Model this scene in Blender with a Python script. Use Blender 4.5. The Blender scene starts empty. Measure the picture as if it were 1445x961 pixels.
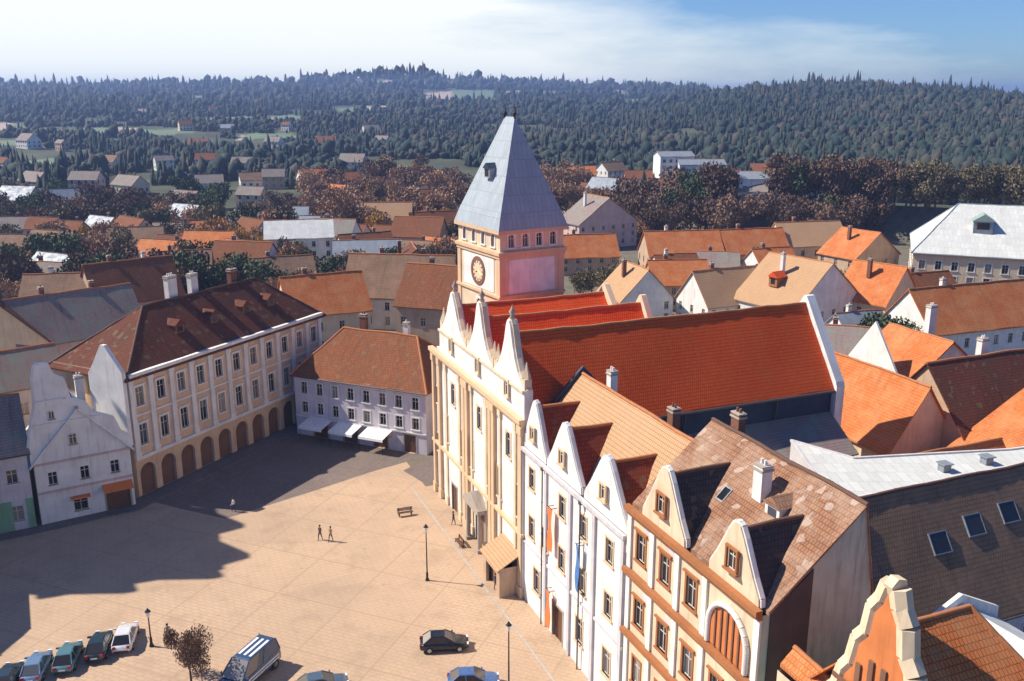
import bpy, math, random
import numpy as np
from mathutils import Vector, Matrix
R = math.radians
rnd = random.Random(11)
scene = bpy.context.scene
COL = scene.collection

# ------------------------------------------------------------------ camera model and town axes
F, CX, CY, YH, HC = 1300.0, 722.5, 480.5, 130.0, 47.0
PIT = math.atan((CY - YH) / F)
SP, CP = math.sin(PIT), math.cos(PIT)

def ray(x, y):
    a = x - CX; b = CY - y
    return (a, F * CP + b * SP, -F * SP + b * CP)

def G(x, y, z=0.0):
    r = ray(x, y); t = (z - HC) / r[2]
    return (r[0] * t, r[1] * t)

AZ = R(67.7)
U = (math.sin(AZ), math.cos(AZ)); V = (-math.cos(AZ), math.sin(AZ))
ROW = math.atan2(-V[1], -V[0])          # front of the right-hand row runs this way

def UVW(u, v):
    return (u * U[0] + v * V[0], u * U[1] + v * V[1])

# ------------------------------------------------------------------ mesh builder
class MB:
    def __init__(s):
        s.v = []; s.f = []; s.m = []; s.sm = []; s.un = {}
    def add(s, vs, fs, mi=0, sm=False):
        o = len(s.v); s.v.extend([tuple(p) for p in vs])
        for f in fs:
            s.f.append(tuple(i + o for i in f)); s.m.append(mi); s.sm.append(sm)
    def poly(s, *ps, mi=0):
        s.add(ps, [tuple(range(len(ps)))], mi)
    def box(s, x0, y0, z0, x1, y1, z1, mi=0):
        s.add([(x0, y0, z0), (x1, y0, z0), (x1, y1, z0), (x0, y1, z0), (x0, y0, z1), (x1, y0, z1), (x1, y1, z1), (x0, y1, z1)],
              [(0, 3, 2, 1), (4, 5, 6, 7), (0, 1, 5, 4), (1, 2, 6, 5), (2, 3, 7, 6), (3, 0, 4, 7)], mi)
    def prism(s, ps, vec, mi=0):
        n = len(ps); q = [tuple(p[i] + vec[i] for i in range(3)) for p in ps]
        fs = [tuple(range(n - 1, -1, -1)), tuple(range(n, 2 * n))]
        fs += [(i, (i + 1) % n, n + (i + 1) % n, n + i) for i in range(n)]
        s.add(list(ps) + q, fs, mi)
    def tube(s, p0, p1, r0, r1=None, n=8, mi=0, caps=True, sm=True):
        r1 = r0 if r1 is None else r1
        a = Vector(p0); b = Vector(p1); d = (b - a).normalized()
        t = d.orthogonal().normalized(); w = d.cross(t)
        vs = []
        for (c, r) in ((a, r0), (b, r1)):
            for k in range(n):
                an = 2 * math.pi * k / n
                vs.append(tuple(c + (t * math.cos(an) + w * math.sin(an)) * r))
        s.add(vs, [(k, (k + 1) % n, n + (k + 1) % n, n + k) for k in range(n)], mi, sm)
        if caps:
            s.add(vs, [tuple(range(n - 1, -1, -1)), tuple(range(n, 2 * n))], mi)
    def lathe(s, prof, n=12, c=(0, 0, 0), mi=0, sm=True):
        vs = []
        for (r, z) in prof:
            for k in range(n):
                an = 2 * math.pi * k / n
                vs.append((c[0] + r * math.cos(an), c[1] + r * math.sin(an), c[2] + z))
        fs = []
        for i in range(len(prof) - 1):
            for k in range(n):
                a = i * n + k; b = i * n + (k + 1) % n
                fs.append((a, b, b + n, a + n))
        s.add(vs, fs, mi, sm)
        s.add(vs, [tuple(range(n - 1, -1, -1)), tuple(range((len(prof) - 1) * n, len(prof) * n))], mi)
    def data(s, name, mats, uv=True):
        me = bpy.data.meshes.new(name)
        me.from_pydata(s.v, [], s.f)
        for m in (mats if isinstance(mats, (list, tuple)) else [mats]):
            me.materials.append(m)
        me.polygons.foreach_set('material_index', s.m)
        me.polygons.foreach_set('use_smooth', s.sm)
        me.update()
        if uv:
            lay = me.uv_layers.new(name='UVMap').data
            co = np.empty(len(me.vertices) * 3, np.float32); me.vertices.foreach_get('co', co); co = co.reshape(-1, 3)
            nn = np.empty(len(me.polygons) * 3, np.float32); me.polygons.foreach_get('normal', nn); nn = nn.reshape(-1, 3)
            lt = np.empty(len(me.polygons), np.int32); me.polygons.foreach_get('loop_total', lt)
            lv = np.empty(len(me.loops), np.int32); me.loops.foreach_get('vertex_index', lv)
            for k, q in s.un.items(): nn[k] = q
            n = np.repeat(nn, lt, axis=0); p = co[lv]
            t = np.stack([-n[:, 1], n[:, 0], np.zeros(len(n))], 1)
            L = np.linalg.norm(t, axis=1); flat = L < 0.02
            t[flat] = (1, 0, 0); L[flat] = 1; t /= L[:, None]
            b = np.cross(n, t)
            out = np.stack([(p * t).sum(1), (p * b).sum(1)], 1).astype(np.float32)
            lay.foreach_set('uv', out.ravel())
        return me
    def build(s, name, mats, parent=None, loc=(0, 0, 0), rz=0.0, uv=True):
        return link(name, s.data(name, mats, uv), parent, loc, rz)

def link(name, data, parent=None, loc=(0, 0, 0), rz=0.0):
    o = bpy.data.objects.new(name, data); COL.objects.link(o)
    o.location = loc; o.rotation_euler = (0, 0, rz)
    if parent: o.parent = parent
    return o

def tag(o, label=None, cat=None, group=None, kind=None):
    if label: o['label'] = label
    if cat: o['category'] = cat
    if group: o['group'] = group
    if kind: o['kind'] = kind
    return o

def thing(name, label, cat, loc, rz=0.0, group=None):
    return tag(link(name, None, None, (loc[0], loc[1], loc[2] if len(loc) > 2 else 0.0), rz), label, cat, group)

def copy_tree(o, parent=None):
    c = o.copy(); COL.objects.link(c)
    if parent: c.parent = parent
    for ch in list(o.children):
        copy_tree(ch, c)
    return c

# ------------------------------------------------------------------ materials
def new_mat(name):
    m = bpy.data.materials.new(name); m.use_nodes = True
    nt = m.node_tree; b = nt.nodes['Principled BSDF']
    return m, nt, b

def N(nt, t, **kw):
    n = nt.nodes.new(t)
    for k, v in kw.items(): setattr(n, k, v)
    return n

def noise(nt, vec, scale, detail=4, rough=0.6):
    n = N(nt, 'ShaderNodeTexNoise'); n.inputs['Scale'].default_value = scale
    n.inputs['Detail'].default_value = detail; n.inputs['Roughness'].default_value = rough
    if vec is not None: nt.links.new(vec, n.inputs['Vector'])
    return n

def ramp(nt, fac, stops):
    r = N(nt, 'ShaderNodeValToRGB'); nt.links.new(fac, r.inputs['Fac'])
    e = r.color_ramp.elements
    e[0].position, e[0].color = stops[0][0], (*stops[0][1], 1)
    e[1].position, e[1].color = stops[-1][0], (*stops[-1][1], 1)
    for p, c in stops[1:-1]:
        k = e.new(p); k.color = (*c, 1)
    return r

def mix(nt, fac, a, b, mode='MIX'):
    m = N(nt, 'ShaderNodeMix', data_type='RGBA', blend_type=mode)
    if hasattr(fac, 'is_linked') or hasattr(fac, 'links'): nt.links.new(fac, m.inputs[0])
    else: m.inputs[0].default_value = fac
    for i, s in ((6, a), (7, b)):
        if isinstance(s, tuple): m.inputs[i].default_value = (*s, 1)
        else: nt.links.new(s, m.inputs[i])
    return m.outputs[2]

def bump(nt, b, h, strength=0.4, dist=0.03):
    bp = N(nt, 'ShaderNodeBump'); bp.inputs['Strength'].default_value = strength; bp.inputs['Distance'].default_value = dist
    nt.links.new(h, bp.inputs['Height']); nt.links.new(bp.outputs['Normal'], b.inputs['Normal'])

def sc3(c, k): return tuple(min(1, x * k) for x in c)

def plaster(name, c, var=0.18, dirt=0.34):
    m, nt, b = new_mat(name)
    tc = N(nt, 'ShaderNodeTexCoord'); uvv = tc.outputs['UV']; ob = tc.outputs['Object']
    n1 = noise(nt, ob, 0.45, 6)
    base = ramp(nt, n1.outputs[0], [(0.3, sc3(c, 1 - var)), (0.7, sc3(c, 1 + var * 0.5))]).outputs[0]
    mp = N(nt, 'ShaderNodeMapping'); mp.inputs['Scale'].default_value = (2.2, 0.22, 1); nt.links.new(uvv, mp.inputs['Vector'])
    n2 = noise(nt, mp.outputs[0], 1.0, 5, 0.65)
    st = ramp(nt, n2.outputs[0], [(0.5, (0, 0, 0)), (0.75, (1, 1, 1))])
    mm = N(nt, 'ShaderNodeMath', operation='MULTIPLY'); nt.links.new(st.outputs[0], mm.inputs[0]); mm.inputs[1].default_value = dirt * 1.6
    col = mix(nt, mm.outputs[0], base, (c[0] * 0.5, c[1] * 0.47, c[2] * 0.43))
    oi = N(nt, 'ShaderNodeObjectInfo')
    nt.links.new(col, b.inputs['Base Color'])
    b.inputs['Roughness'].default_value = 0.9
    n3 = noise(nt, ob, 9, 3); bump(nt, b, n3.outputs[0], 0.25, 0.02)
    return m

def tiles(name, c1, c2, patch=None, pamt=0.35, w=0.24, h=0.36, lichen=(0.2, 0.16, 0.1)):
    m, nt, b = new_mat(name)
    tc = N(nt, 'ShaderNodeTexCoord'); uvv = tc.outputs['UV']; ob = tc.outputs['Object']
    br = N(nt, 'ShaderNodeTexBrick'); nt.links.new(uvv, br.inputs['Vector'])
    br.inputs['Scale'].default_value = 1.0; br.inputs['Brick Width'].default_value = w; br.inputs['Row Height'].default_value = h
    br.inputs['Mortar Size'].default_value = 0.022; br.inputs['Mortar Smooth'].default_value = 0.3
    br.inputs['Color1'].default_value = (*c1, 1); br.inputs['Color2'].default_value = (*c2, 1)
    br.inputs['Mortar'].default_value = (*sc3(c2, 0.35), 1); br.inputs['Bias'].default_value = 0.0
    n1 = noise(nt, ob, 0.35, 7, 0.7)
    f1 = ramp(nt, n1.outputs[0], [(0.42, (0, 0, 0)), (0.72, (1, 1, 1))])
    mm = N(nt, 'ShaderNodeMath', operation='MULTIPLY'); nt.links.new(f1.outputs[0], mm.inputs[0]); mm.inputs[1].default_value = pamt
    col = mix(nt, mm.outputs[0], br.outputs[0], patch or sc3(c2, 0.55))
    vo = N(nt, 'ShaderNodeTexVoronoi'); vo.inputs['Scale'].default_value = 1.9; nt.links.new(uvv, vo.inputs['Vector'])
    f2 = ramp(nt, vo.outputs['Color'], [(0.78, (0, 0, 0)), (0.86, (1, 1, 1))])
    m2 = N(nt, 'ShaderNodeMath', operation='MULTIPLY'); nt.links.new(f2.outputs[0], m2.inputs[0]); m2.inputs[1].default_value = pamt * 0.7
    col = mix(nt, m2.outputs[0], col, lichen)
    mp = N(nt, 'ShaderNodeMapping'); mp.inputs['Scale'].default_value = (1.6, 0.12, 1); nt.links.new(uvv, mp.inputs['Vector'])
    n4 = noise(nt, mp.outputs[0], 1.0, 4, 0.6)
    f4 = ramp(nt, n4.outputs[0], [(0.55, (0, 0, 0)), (0.75, (1, 1, 1))])
    m4 = N(nt, 'ShaderNodeMath', operation='MULTIPLY'); nt.links.new(f4.outputs[0], m4.inputs[0]); m4.inputs[1].default_value = pamt * 0.9
    col = mix(nt, m4.outputs[0], col, sc3(c2, 0.5))
    nt.links.new(col, b.inputs['Base Color']); b.inputs['Roughness'].default_value = 0.9; b.inputs['Specular IOR Level'].default_value = 0.15
    bump(nt, b, br.outputs['Fac'], -0.6, 0.05)
    return m

def metal(name, c, rough=0.42, metallic=0.7, seam=0.6):
    m, nt, b = new_mat(name)
    tc = N(nt, 'ShaderNodeTexCoord'); uvv = tc.outputs['UV']; ob = tc.outputs['Object']
    br = N(nt, 'ShaderNodeTexBrick'); nt.links.new(uvv, br.inputs['Vector']); br.offset = 0.37
    br.inputs['Scale'].default_value = 1; br.inputs['Brick Width'].default_value = seam; br.inputs['Row Height'].default_value = 2.1
    br.inputs['Mortar Size'].default_value = 0.02
    br.inputs['Color1'].default_value = (*c, 1); br.inputs['Color2'].default_value = (*sc3(c, 0.86), 1); br.inputs['Mortar'].default_value = (*sc3(c, 0.55), 1)
    n1 = noise(nt, ob, 0.6, 6, 0.65)
    col = mix(nt, ramp(nt, n1.outputs[0], [(0.4, (0, 0, 0)), (0.8, (0.6, 0.6, 0.6))]).outputs[0], br.outputs[0], sc3(c, 0.62))
    nt.links.new(col, b.inputs['Base Color'])
    b.inputs['Metallic'].default_value = metallic
    rr = ramp(nt, n1.outputs[0], [(0.3, (rough * 0.8,) * 3), (0.7, (rough * 1.3,) * 3)])
    nt.links.new(rr.outputs[0], b.inputs['Roughness'])
    bump(nt, b, br.outputs['Fac'], 0.5, 0.03)
    return m

def plain(name, c, rough=0.7, metallic=0.0, var=0.15, scale=3.0):
    m, nt, b = new_mat(name)
    tc = N(nt, 'ShaderNodeTexCoord')
    n1 = noise(nt, tc.outputs['Object'], scale, 5)
    nt.links.new(ramp(nt, n1.outputs[0], [(0.3, sc3(c, 1 - var)), (0.7, sc3(c, 1 + var))]).outputs[0], b.inputs['Base Color'])
    b.inputs['Roughness'].default_value = rough; b.inputs['Metallic'].default_value = metallic
    return m

def glassm(name='window_glass'):
    m, nt, b = new_mat(name)
    oi = N(nt, 'ShaderNodeObjectInfo')
    r = ramp(nt, oi.outputs['Random'], [(0.0, (0.012, 0.014, 0.018)), (0.55, (0.03, 0.028, 0.03)), (0.72, (0.06, 0.05, 0.045)), (0.84, (0.17, 0.15, 0.12)), (0.93, (0.34, 0.31, 0.27)), (1.0, (0.05, 0.06, 0.08))])
    nt.links.new(r.outputs[0], b.inputs['Base Color'])
    b.inputs['Roughness'].default_value = 0.06
    tc = N(nt, 'ShaderNodeTexCoord'); n1 = noise(nt, tc.outputs['Object'], 1.2, 2); bump(nt, b, n1.outputs[0], 0.12, 0.02)
    return m

def paving(name, c, c2, mort, w, h, big=0.08, offs=0.5, bmp=0.35):
    m, nt, b = new_mat(name)
    tc = N(nt, 'ShaderNodeTexCoord'); ob = tc.outputs['Object']
    mp = N(nt, 'ShaderNodeMapping'); mp.inputs['Rotation'].default_value = (0, 0, R(22)); nt.links.new(ob, mp.inputs['Vector'])
    br = N(nt, 'ShaderNodeTexBrick'); nt.links.new(mp.outputs[0], br.inputs['Vector']); br.offset = offs
    br.inputs['Scale'].default_value = 1; br.inputs['Brick Width'].default_value = w; br.inputs['Row Height'].default_value = h
    br.inputs['Mortar Size'].default_value = 0.02 * w / 0.4
    br.inputs['Color1'].default_value = (*c, 1); br.inputs['Color2'].default_value = (*c2, 1); br.inputs['Mortar'].default_value = (*mort, 1)
    n1 = noise(nt, ob, big, 8, 0.65)
    col = mix(nt, ramp(nt, n1.outputs[0], [(0.4, (0, 0, 0)), (0.68, (0.55, 0.55, 0.55))]).outputs[0], br.outputs[0], sc3(c2, 0.72))
    n2 = noise(nt, ob, 1.1, 5, 0.7)
    col = mix(nt, ramp(nt, n2.outputs[0], [(0.56, (0, 0, 0)), (0.72, (0.5, 0.5, 0.5))]).outputs[0], col, sc3(c, 0.62))
    vp = N(nt, 'ShaderNodeTexVoronoi'); vp.inputs['Scale'].default_value = 0.11; nt.links.new(mp.outputs[0], vp.inputs['Vector'])
    sg = N(nt, 'ShaderNodeSeparateColor'); nt.links.new(vp.outputs['Color'], sg.inputs[0])
    col = mix(nt, ramp(nt, sg.outputs[0], [(.62, (0, 0, 0)), (.67, (.13, .13, .13))]).outputs[0], col, sc3(c2, .74))
    col = mix(nt, ramp(nt, sg.outputs[1], [(.72, (0, 0, 0)), (.77, (.10, .10, .10))]).outputs[0], col, sc3(c, 1.22))
    vo = N(nt, 'ShaderNodeTexVoronoi'); vo.inputs['Scale'].default_value = 0.35; nt.links.new(mp.outputs[0], vo.inputs['Vector'])
    col = mix(nt, ramp(nt, vo.outputs['Distance'], [(0.02, (0.5, 0.5, 0.5)), (0.09, (0, 0, 0))]).outputs[0], col, sc3(c, 0.5))
    b2_ = N(nt, 'ShaderNodeTexBrick'); nt.links.new(mp.outputs[0], b2_.inputs['Vector']); b2_.offset = 0
    b2_.inputs['Scale'].default_value = 1; b2_.inputs['Brick Width'].default_value = 7.3; b2_.inputs['Row Height'].default_value = 7.3; b2_.inputs['Mortar Size'].default_value = .11; b2_.inputs['Mortar Smooth'].default_value = .2
    b2_.inputs['Color1'].default_value = b2_.inputs['Color2'].default_value = (0, 0, 0, 1); b2_.inputs['Mortar'].default_value = (.4, .4, .4, 1)
    col = mix(nt, b2_.outputs[0], col, sc3(c2, .62))
    n5 = noise(nt, ob, .28, 9, .72)
    col = mix(nt, ramp(nt, n5.outputs[0], [(.52, (0, 0, 0)), (.66, (.5, .5, .5))]).outputs[0], col, sc3(c2, .66))
    nt.links.new(col, b.inputs['Base Color']); b.inputs['Roughness'].default_value = 0.85
    bump(nt, b, br.outputs['Fac'], -bmp, 0.02)
    return m

def leafm(name, c1, c2, c3):
    m, nt, b = new_mat(name)
    tc = N(nt, 'ShaderNodeTexCoord'); oi = N(nt, 'ShaderNodeObjectInfo')
    n1 = noise(nt, tc.outputs['Object'], 0.9, 4, 0.7)
    ad = N(nt, 'ShaderNodeMath', operation='MULTIPLY_ADD'); nt.links.new(oi.outputs['Random'], ad.inputs[0]); ad.inputs[1].default_value = 0.3
    nt.links.new(n1.outputs[0], ad.inputs[2])
    r = ramp(nt, ad.outputs[0], [(0.4, c1), (0.65, c2), (0.9, c3)])
    nt.links.new(r.outputs[0], b.inputs['Base Color']); b.inputs['Roughness'].default_value = 0.8
    return m

M = dict(
    white=plaster('white_plaster', (0.80, 0.78, 0.74)), peach=plaster('peach_plaster', (0.72, 0.50, 0.33)), cream=plaster('cream_plaster', (0.72, 0.58, 0.40)),
    ochre=plaster('ochre_trim', (0.66, 0.47, 0.29), 0.12, 0.15), grey=plaster('grey_plaster', (0.52, 0.49, 0.50)),
    lav=plaster('lavender_plaster', (0.66, 0.61, 0.66)), pink=plaster('pink_plaster', (0.62, 0.46, 0.42)),
    yellow=plaster('yellow_plaster', (0.68, 0.50, 0.26)), green=plaster('green_plaster', (0.22, 0.42, 0.26)),
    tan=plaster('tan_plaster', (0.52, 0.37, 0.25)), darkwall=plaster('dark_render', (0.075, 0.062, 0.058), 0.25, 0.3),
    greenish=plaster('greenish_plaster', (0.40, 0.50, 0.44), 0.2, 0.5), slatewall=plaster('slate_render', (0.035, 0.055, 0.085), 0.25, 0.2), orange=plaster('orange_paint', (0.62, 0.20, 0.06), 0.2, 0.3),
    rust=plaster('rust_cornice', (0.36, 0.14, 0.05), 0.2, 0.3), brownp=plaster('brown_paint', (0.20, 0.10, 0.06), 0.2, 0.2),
    stone=plaster('stone_trim', (0.42, 0.36, 0.30)), lgrey=plaster('pale_pilaster', (0.60, 0.58, 0.60)),
    t_red=tiles('red_tiles', (0.82, 0.12, 0.026), (0.74, 0.095, 0.02), (0.74, 0.2, 0.05), 0.16, lichen=(0.36, 0.16, 0.05)),
    t_orange=tiles('orange_tiles', (0.62, 0.20, 0.06), (0.54, 0.155, 0.05), (0.62, 0.34, 0.16), 0.5, lichen=(.4, .24, .13)),
    t_tan=tiles('tan_tiles', (0.54, 0.335, 0.185), (0.51, 0.31, 0.17), (0.52, 0.36, 0.23), 0.25, lichen=(0.42, 0.29, 0.18)),
    t_brown=tiles('brown_tiles', (0.29, 0.185, 0.115), (0.235, 0.155, 0.10), (0.38, 0.22, 0.15), 0.6, lichen=(0.16, 0.13, 0.1)),
    t_maroon=tiles('maroon_tiles', (0.19, 0.062, 0.038), (0.14, 0.052, 0.034), (0.09, 0.055, 0.04), 0.7), t_deepred=tiles('deep_red_tiles', (0.34, 0.075, 0.035), (0.26, 0.055, 0.03), (0.14, 0.05, 0.035), 0.6), t_slate=tiles('slate_tiles', (0.075, 0.07, 0.075), (0.055, 0.055, 0.06), (0.10, 0.07, 0.06), 0.6),
    t_worn=tiles('worn_tiles', (0.33, 0.16, 0.09), (0.25, 0.13, 0.08), (0.5, 0.38, 0.28), 0.65, lichen=(0.55, 0.48, 0.42)),
    t_rust=tiles('rust_tiles', (0.30, 0.11, 0.05), (0.22, 0.085, 0.04), (0.16, 0.08, 0.05), 0.6),
    t_dusty=tiles('dusty_tiles', (0.36, 0.24, 0.23), (0.28, 0.22, 0.2), (0.22, 0.28, 0.22), 0.8, lichen=(0.2, 0.3, 0.22)),
    ridge=plain('ridge_tiles', (0.42, 0.16, 0.06), 0.85), ridgedark=plain('dark_ridge_tiles', (0.12, 0.06, 0.04), 0.85),
    spire=metal('spire_sheet', (0.38, 0.44, 0.49), 0.6, 0.0), paler=metal('white_sheet_roof', (0.86, 0.86, 0.84), 0.6, 0.0, 0.9), pale=metal('pale_sheet_roof', (0.64, 0.66, 0.63), 0.6, 0.0, 0.9),
    zinc=metal('zinc_sheet', (0.27, 0.31, 0.36), 0.6, 0.2), navy=metal('navy_sheet', (0.03, 0.05, 0.09), 0.5, 0.2),
    copper=metal('green_sheet', (0.30, 0.40, 0.36), 0.6, 0.1), gutter=plain('gutter_metal', (0.11, 0.10, 0.10), 0.5, 0.4),
    glass=glassm(), frame=plain('window_frame_paint', (0.62, 0.58, 0.52), 0.6), dframe=plain('dark_frame_paint', (0.10, 0.055, 0.035), 0.6),
    wood=plain('door_wood', (0.13, 0.06, 0.03), 0.6), iron=plain('dark_iron', (0.035, 0.035, 0.04), 0.5, 0.5),
    brick=tiles('chimney_brick', (0.34, 0.15, 0.09), (0.26, 0.12, 0.08), (0.2, 0.14, 0.1), 0.5, w=0.3, h=0.1),
    cloth_orange=plain('orange_cloth', (0.75, 0.19, 0.04), 0.8), cloth_blue=plain('blue_cloth', (0.07, 0.20, 0.48), 0.8), cloth_white=plain('white_cloth', (0.82, 0.82, 0.80), 0.8),
    cloth_ochre=plain('ochre_cloth', (0.5, 0.24, 0.05), 0.8), gold=plain('gilded', (0.6, 0.38, 0.1), 0.35, 0.8), bark=plain('bark', (0.085, 0.06, 0.045), 0.9, 0, 0.3, 6),
)

# ------------------------------------------------------------------ building kit
WCACHE = {}
def window_mesh(w, h, style, trim):
    k = (round(w, 2), round(h, 2), style, trim)
    if k in WCACHE: return WCACHE[k]
    f = MB(); x = w / 2; d0, d1 = 0.13, 0.20; t = 0.07
    f.box(-x, d0, 0, -x + t, d1, h); f.box(x - t, d0, 0, x, d1, h)
    f.box(-x + t, d0, 0, x - t, d1, t); f.box(-x + t, d0, h - t, x - t, d1, h)
    f.box(-0.035, d0 + .004, t, 0.035, d1, h - t)
    if h > 1.1: f.box(-x + t, d0 + .008, h * 0.66, x - t, d1 - .003, h * 0.66 + 0.06)
    if style != 'bare':
        b = 0.16 if style == 'flat' else 0.2
        f.box(-x - b, -0.05, 0, -x, 0.1, h, 1); f.box(x, -0.05, 0, x + b, 0.1, h, 1)
        f.box(-x - b, -0.06, h, x + b, 0.1, h + b, 1)
        f.box(-x - b - .08, -0.14, -0.14, x + b + .08, 0.13, 0, 1)
        if style == 'hood': f.box(-x - b - .1, -0.18, h + b + .02, x + b + .1, 0.02, h + b + 0.16, 1)
        if style == 'arch':
            n = 8
            for sgn in (-1, 1):
                pts = [(sgn * x, -0.02, h)]
                for i in range(n + 1):
                    a = math.pi / 2 * i / n
                    pts.append((sgn * x * math.sin(a), -0.02, h - x + x * math.cos(a)))
                f.prism(pts if sgn > 0 else pts[::-1], (0, 0.1, 0), 1)
    else:
        f.box(-x - .06, -0.1, -0.1, x + .06, 0.13, 0, 1)
    p = MB(); p.box(-x + t, 0.165, t, x - t, 0.185, h - t)
    tm = M[trim]
    WCACHE[k] = (f.data('window', [M['dframe'] if style == 'dark' else M['frame'], tm]), p.data('pane', M['glass']))
    return WCACHE[k]

SIDES = lambda W, D: {'F': ((0, 0), (1, 0), W), 'R': ((W, 0), (0, 1), D), 'B': ((W, D), (-1, 0), W), 'L': ((0, D), (0, -1), D)}

def wall_side(mb, o, dx, W, z0, z1, ops, depth=0.22, mi=0):
    iy = (-dx[1], dx[0])
    def P(a, z, y=0.0): return (o[0] + dx[0] * a + iy[0] * y, o[1] + dx[1] * a + iy[1] * y, z)
    xs = sorted({0.0, W} | {round(max(0, min(W, q)), 4) for c in ops for q in (c[0] - c[2] / 2, c[0] + c[2] / 2)})
    zs = sorted({z0, z1} | {round(max(z0, min(z1, q)), 4) for c in ops for q in (c[1], c[1] + c[3])})
    for i in range(len(xs) - 1):
        for j in range(len(zs) - 1):
            xm, zm = (xs[i] + xs[i + 1]) / 2, (zs[j] + zs[j + 1]) / 2
            if any(abs(xm - c[0]) < c[2] / 2 and c[1] < zm < c[1] + c[3] for c in ops): continue
            mb.poly(P(xs[i], zs[j]), P(xs[i + 1], zs[j]), P(xs[i + 1], zs[j + 1]), P(xs[i], zs[j + 1]), mi=mi)
    for c in ops:
        a, b, p, q = c[0] - c[2] / 2, c[0] + c[2] / 2, c[1], c[1] + c[3]
        for (s, t) in (((a, p), (b, p)), ((b, p), (b, q)), ((b, q), (a, q)), ((a, q), (a, p))):
            mb.poly(P(*s), P(*s, depth), P(*t, depth), P(*t), mi=mi)

def put_window(root, o, dx, xc, z, w, h, style, trim, name='window'):
    fm, pm = window_mesh(w, h, style, trim)
    a = math.atan2(dx[1], dx[0])
    f = link(name, fm, root, (o[0] + dx[0] * xc, o[1] + dx[1] * xc, z), a)
    link('pane', pm, f)
    return f

def put_door(root, o, dx, xc, w, h, mat='wood', arch=False):
    a = math.atan2(dx[1], dx[0]); x = w / 2
    d = MB(); d.box(-x, 0.14, 0, -0.01, 0.2, h); d.box(0.01, 0.14, 0, x, 0.2, h)
    for s in (-1, 1):
        for z in (0.25, h * 0.55): d.box(s * x * 0.5 - x * 0.3, 0.115, z, s * x * 0.5 + x * 0.3, 0.138, z + h * 0.28)
    d.box(-x - .18, -0.05, 0, -x, 0.12, h, 1); d.box(x, -0.05, 0, x + .18, 0.12, h, 1); d.box(-x - .18, -0.06, h, x + .18, 0.12, h + .22, 1)
    return d.build('door', [M[mat], M['stone']], root, (o[0] + dx[0] * xc, o[1] + dx[1] * xc, 0.0), a)

def sag(p):
    x, y = p[0], p[1]
    return (x, y, p[2] + .042 * math.sin(.83 * x + .45 * y + 1) + .036 * math.sin(1.35 * y - .6 * x) + .02 * math.sin(2.9 * x + 1.1 * y))
def sub_edge(a, b, n): return [tuple(a[k] + (b[k] - a[k]) * i / n for k in range(3)) for i in range(n + 1)]

def roof_shell(root, planes, mat, ridges=(), th=0.2, rmat='ridge', name='roof', ext=None):
    mb = MB(); edges = {}
    for pl in planes:
        top = [tuple(round(c, 3) for c in p) for p in pl]
        bot = [(p[0], p[1], p[2] - th) for p in top]
        n = len(top)
        nv = (Vector(top[1]) - Vector(top[0])).cross(Vector(top[2]) - Vector(top[1]))
        if nv.length < 1e-6: nv = Vector((0, 0, 1))
        nv = nv.normalized()
        if n == 4:
            L = [math.dist(top[i], top[(i + 1) % 4]) for i in range(4)]
            nx, ny = max(1, int(max(L[0], L[2]) / 1.7)), max(1, int(max(L[1], L[3]) / 1.7))
            rows = [sub_edge(a, b, nx) for a, b in zip(sub_edge(top[0], top[3], ny), sub_edge(top[1], top[2], ny))]
            o = len(mb.f)
            mb.add([sag(p) for r in rows for p in r], [(j * (nx + 1) + i, j * (nx + 1) + i + 1, (j + 1) * (nx + 1) + i + 1, (j + 1) * (nx + 1) + i) for j in range(ny) for i in range(nx)], 0, True)
            for k in range(o, len(mb.f)): mb.un[k] = nv
        else: mb.poly(*top)
        mb.poly(*bot[::-1])
        for i in range(n):
            e = (top[i], top[(i + 1) % n])
            if (e[1], e[0]) in edges: edges.pop((e[1], e[0]))
            else: edges[e] = 1
    for (a, b) in edges:
        q = sub_edge(a, b, max(1, int(math.dist(a, b) / 1.7)))
        for c, d in zip(q[:-1], q[1:]):
            c2, d2 = sag(c), sag(d); mb.poly(c2, (c[0], c[1], c[2] - th), (d[0], d[1], d[2] - th), d2)
    for (a, b) in ridges:
        q = sub_edge(a, b, max(1, int(math.dist(a, b) / 1.7)))
        for c, d in zip(q[:-1], q[1:]):
            c, d = sag(c), sag(d); mb.tube((c[0], c[1], c[2] - 0.03), (d[0], d[1], d[2] - 0.03), 0.17, 0.15, n=6, mi=1)
    return mb.build(name, [M[mat], M[rmat]], root)

def chimney(roof, x, y, z0, z1, w=0.7, d=0.6, mat='brick', pots=1):
    c = MB(); c.box(-w / 2, -d / 2, 0, w / 2, d / 2, z1 - z0); c.box(-w / 2 - .08, -d / 2 - .08, z1 - z0 - .28, w / 2 + .08, d / 2 + .08, z1 - z0 - .14, 1)
    c.box(-w / 2 - .05, -d / 2 - .05, z1 - z0 + .002, w / 2 + .05, d / 2 + .05, z1 - z0 + .1, 1)
    for k in range(pots):
        px = (k - (pots - 1) / 2) * 0.35
        c.tube((px, 0, z1 - z0 + .1), (px, 0, z1 - z0 + .42), 0.11, 0.09, 7)
    return c.build('chimney', [M[mat], M['stone']], roof, (x, y, z0))

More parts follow.
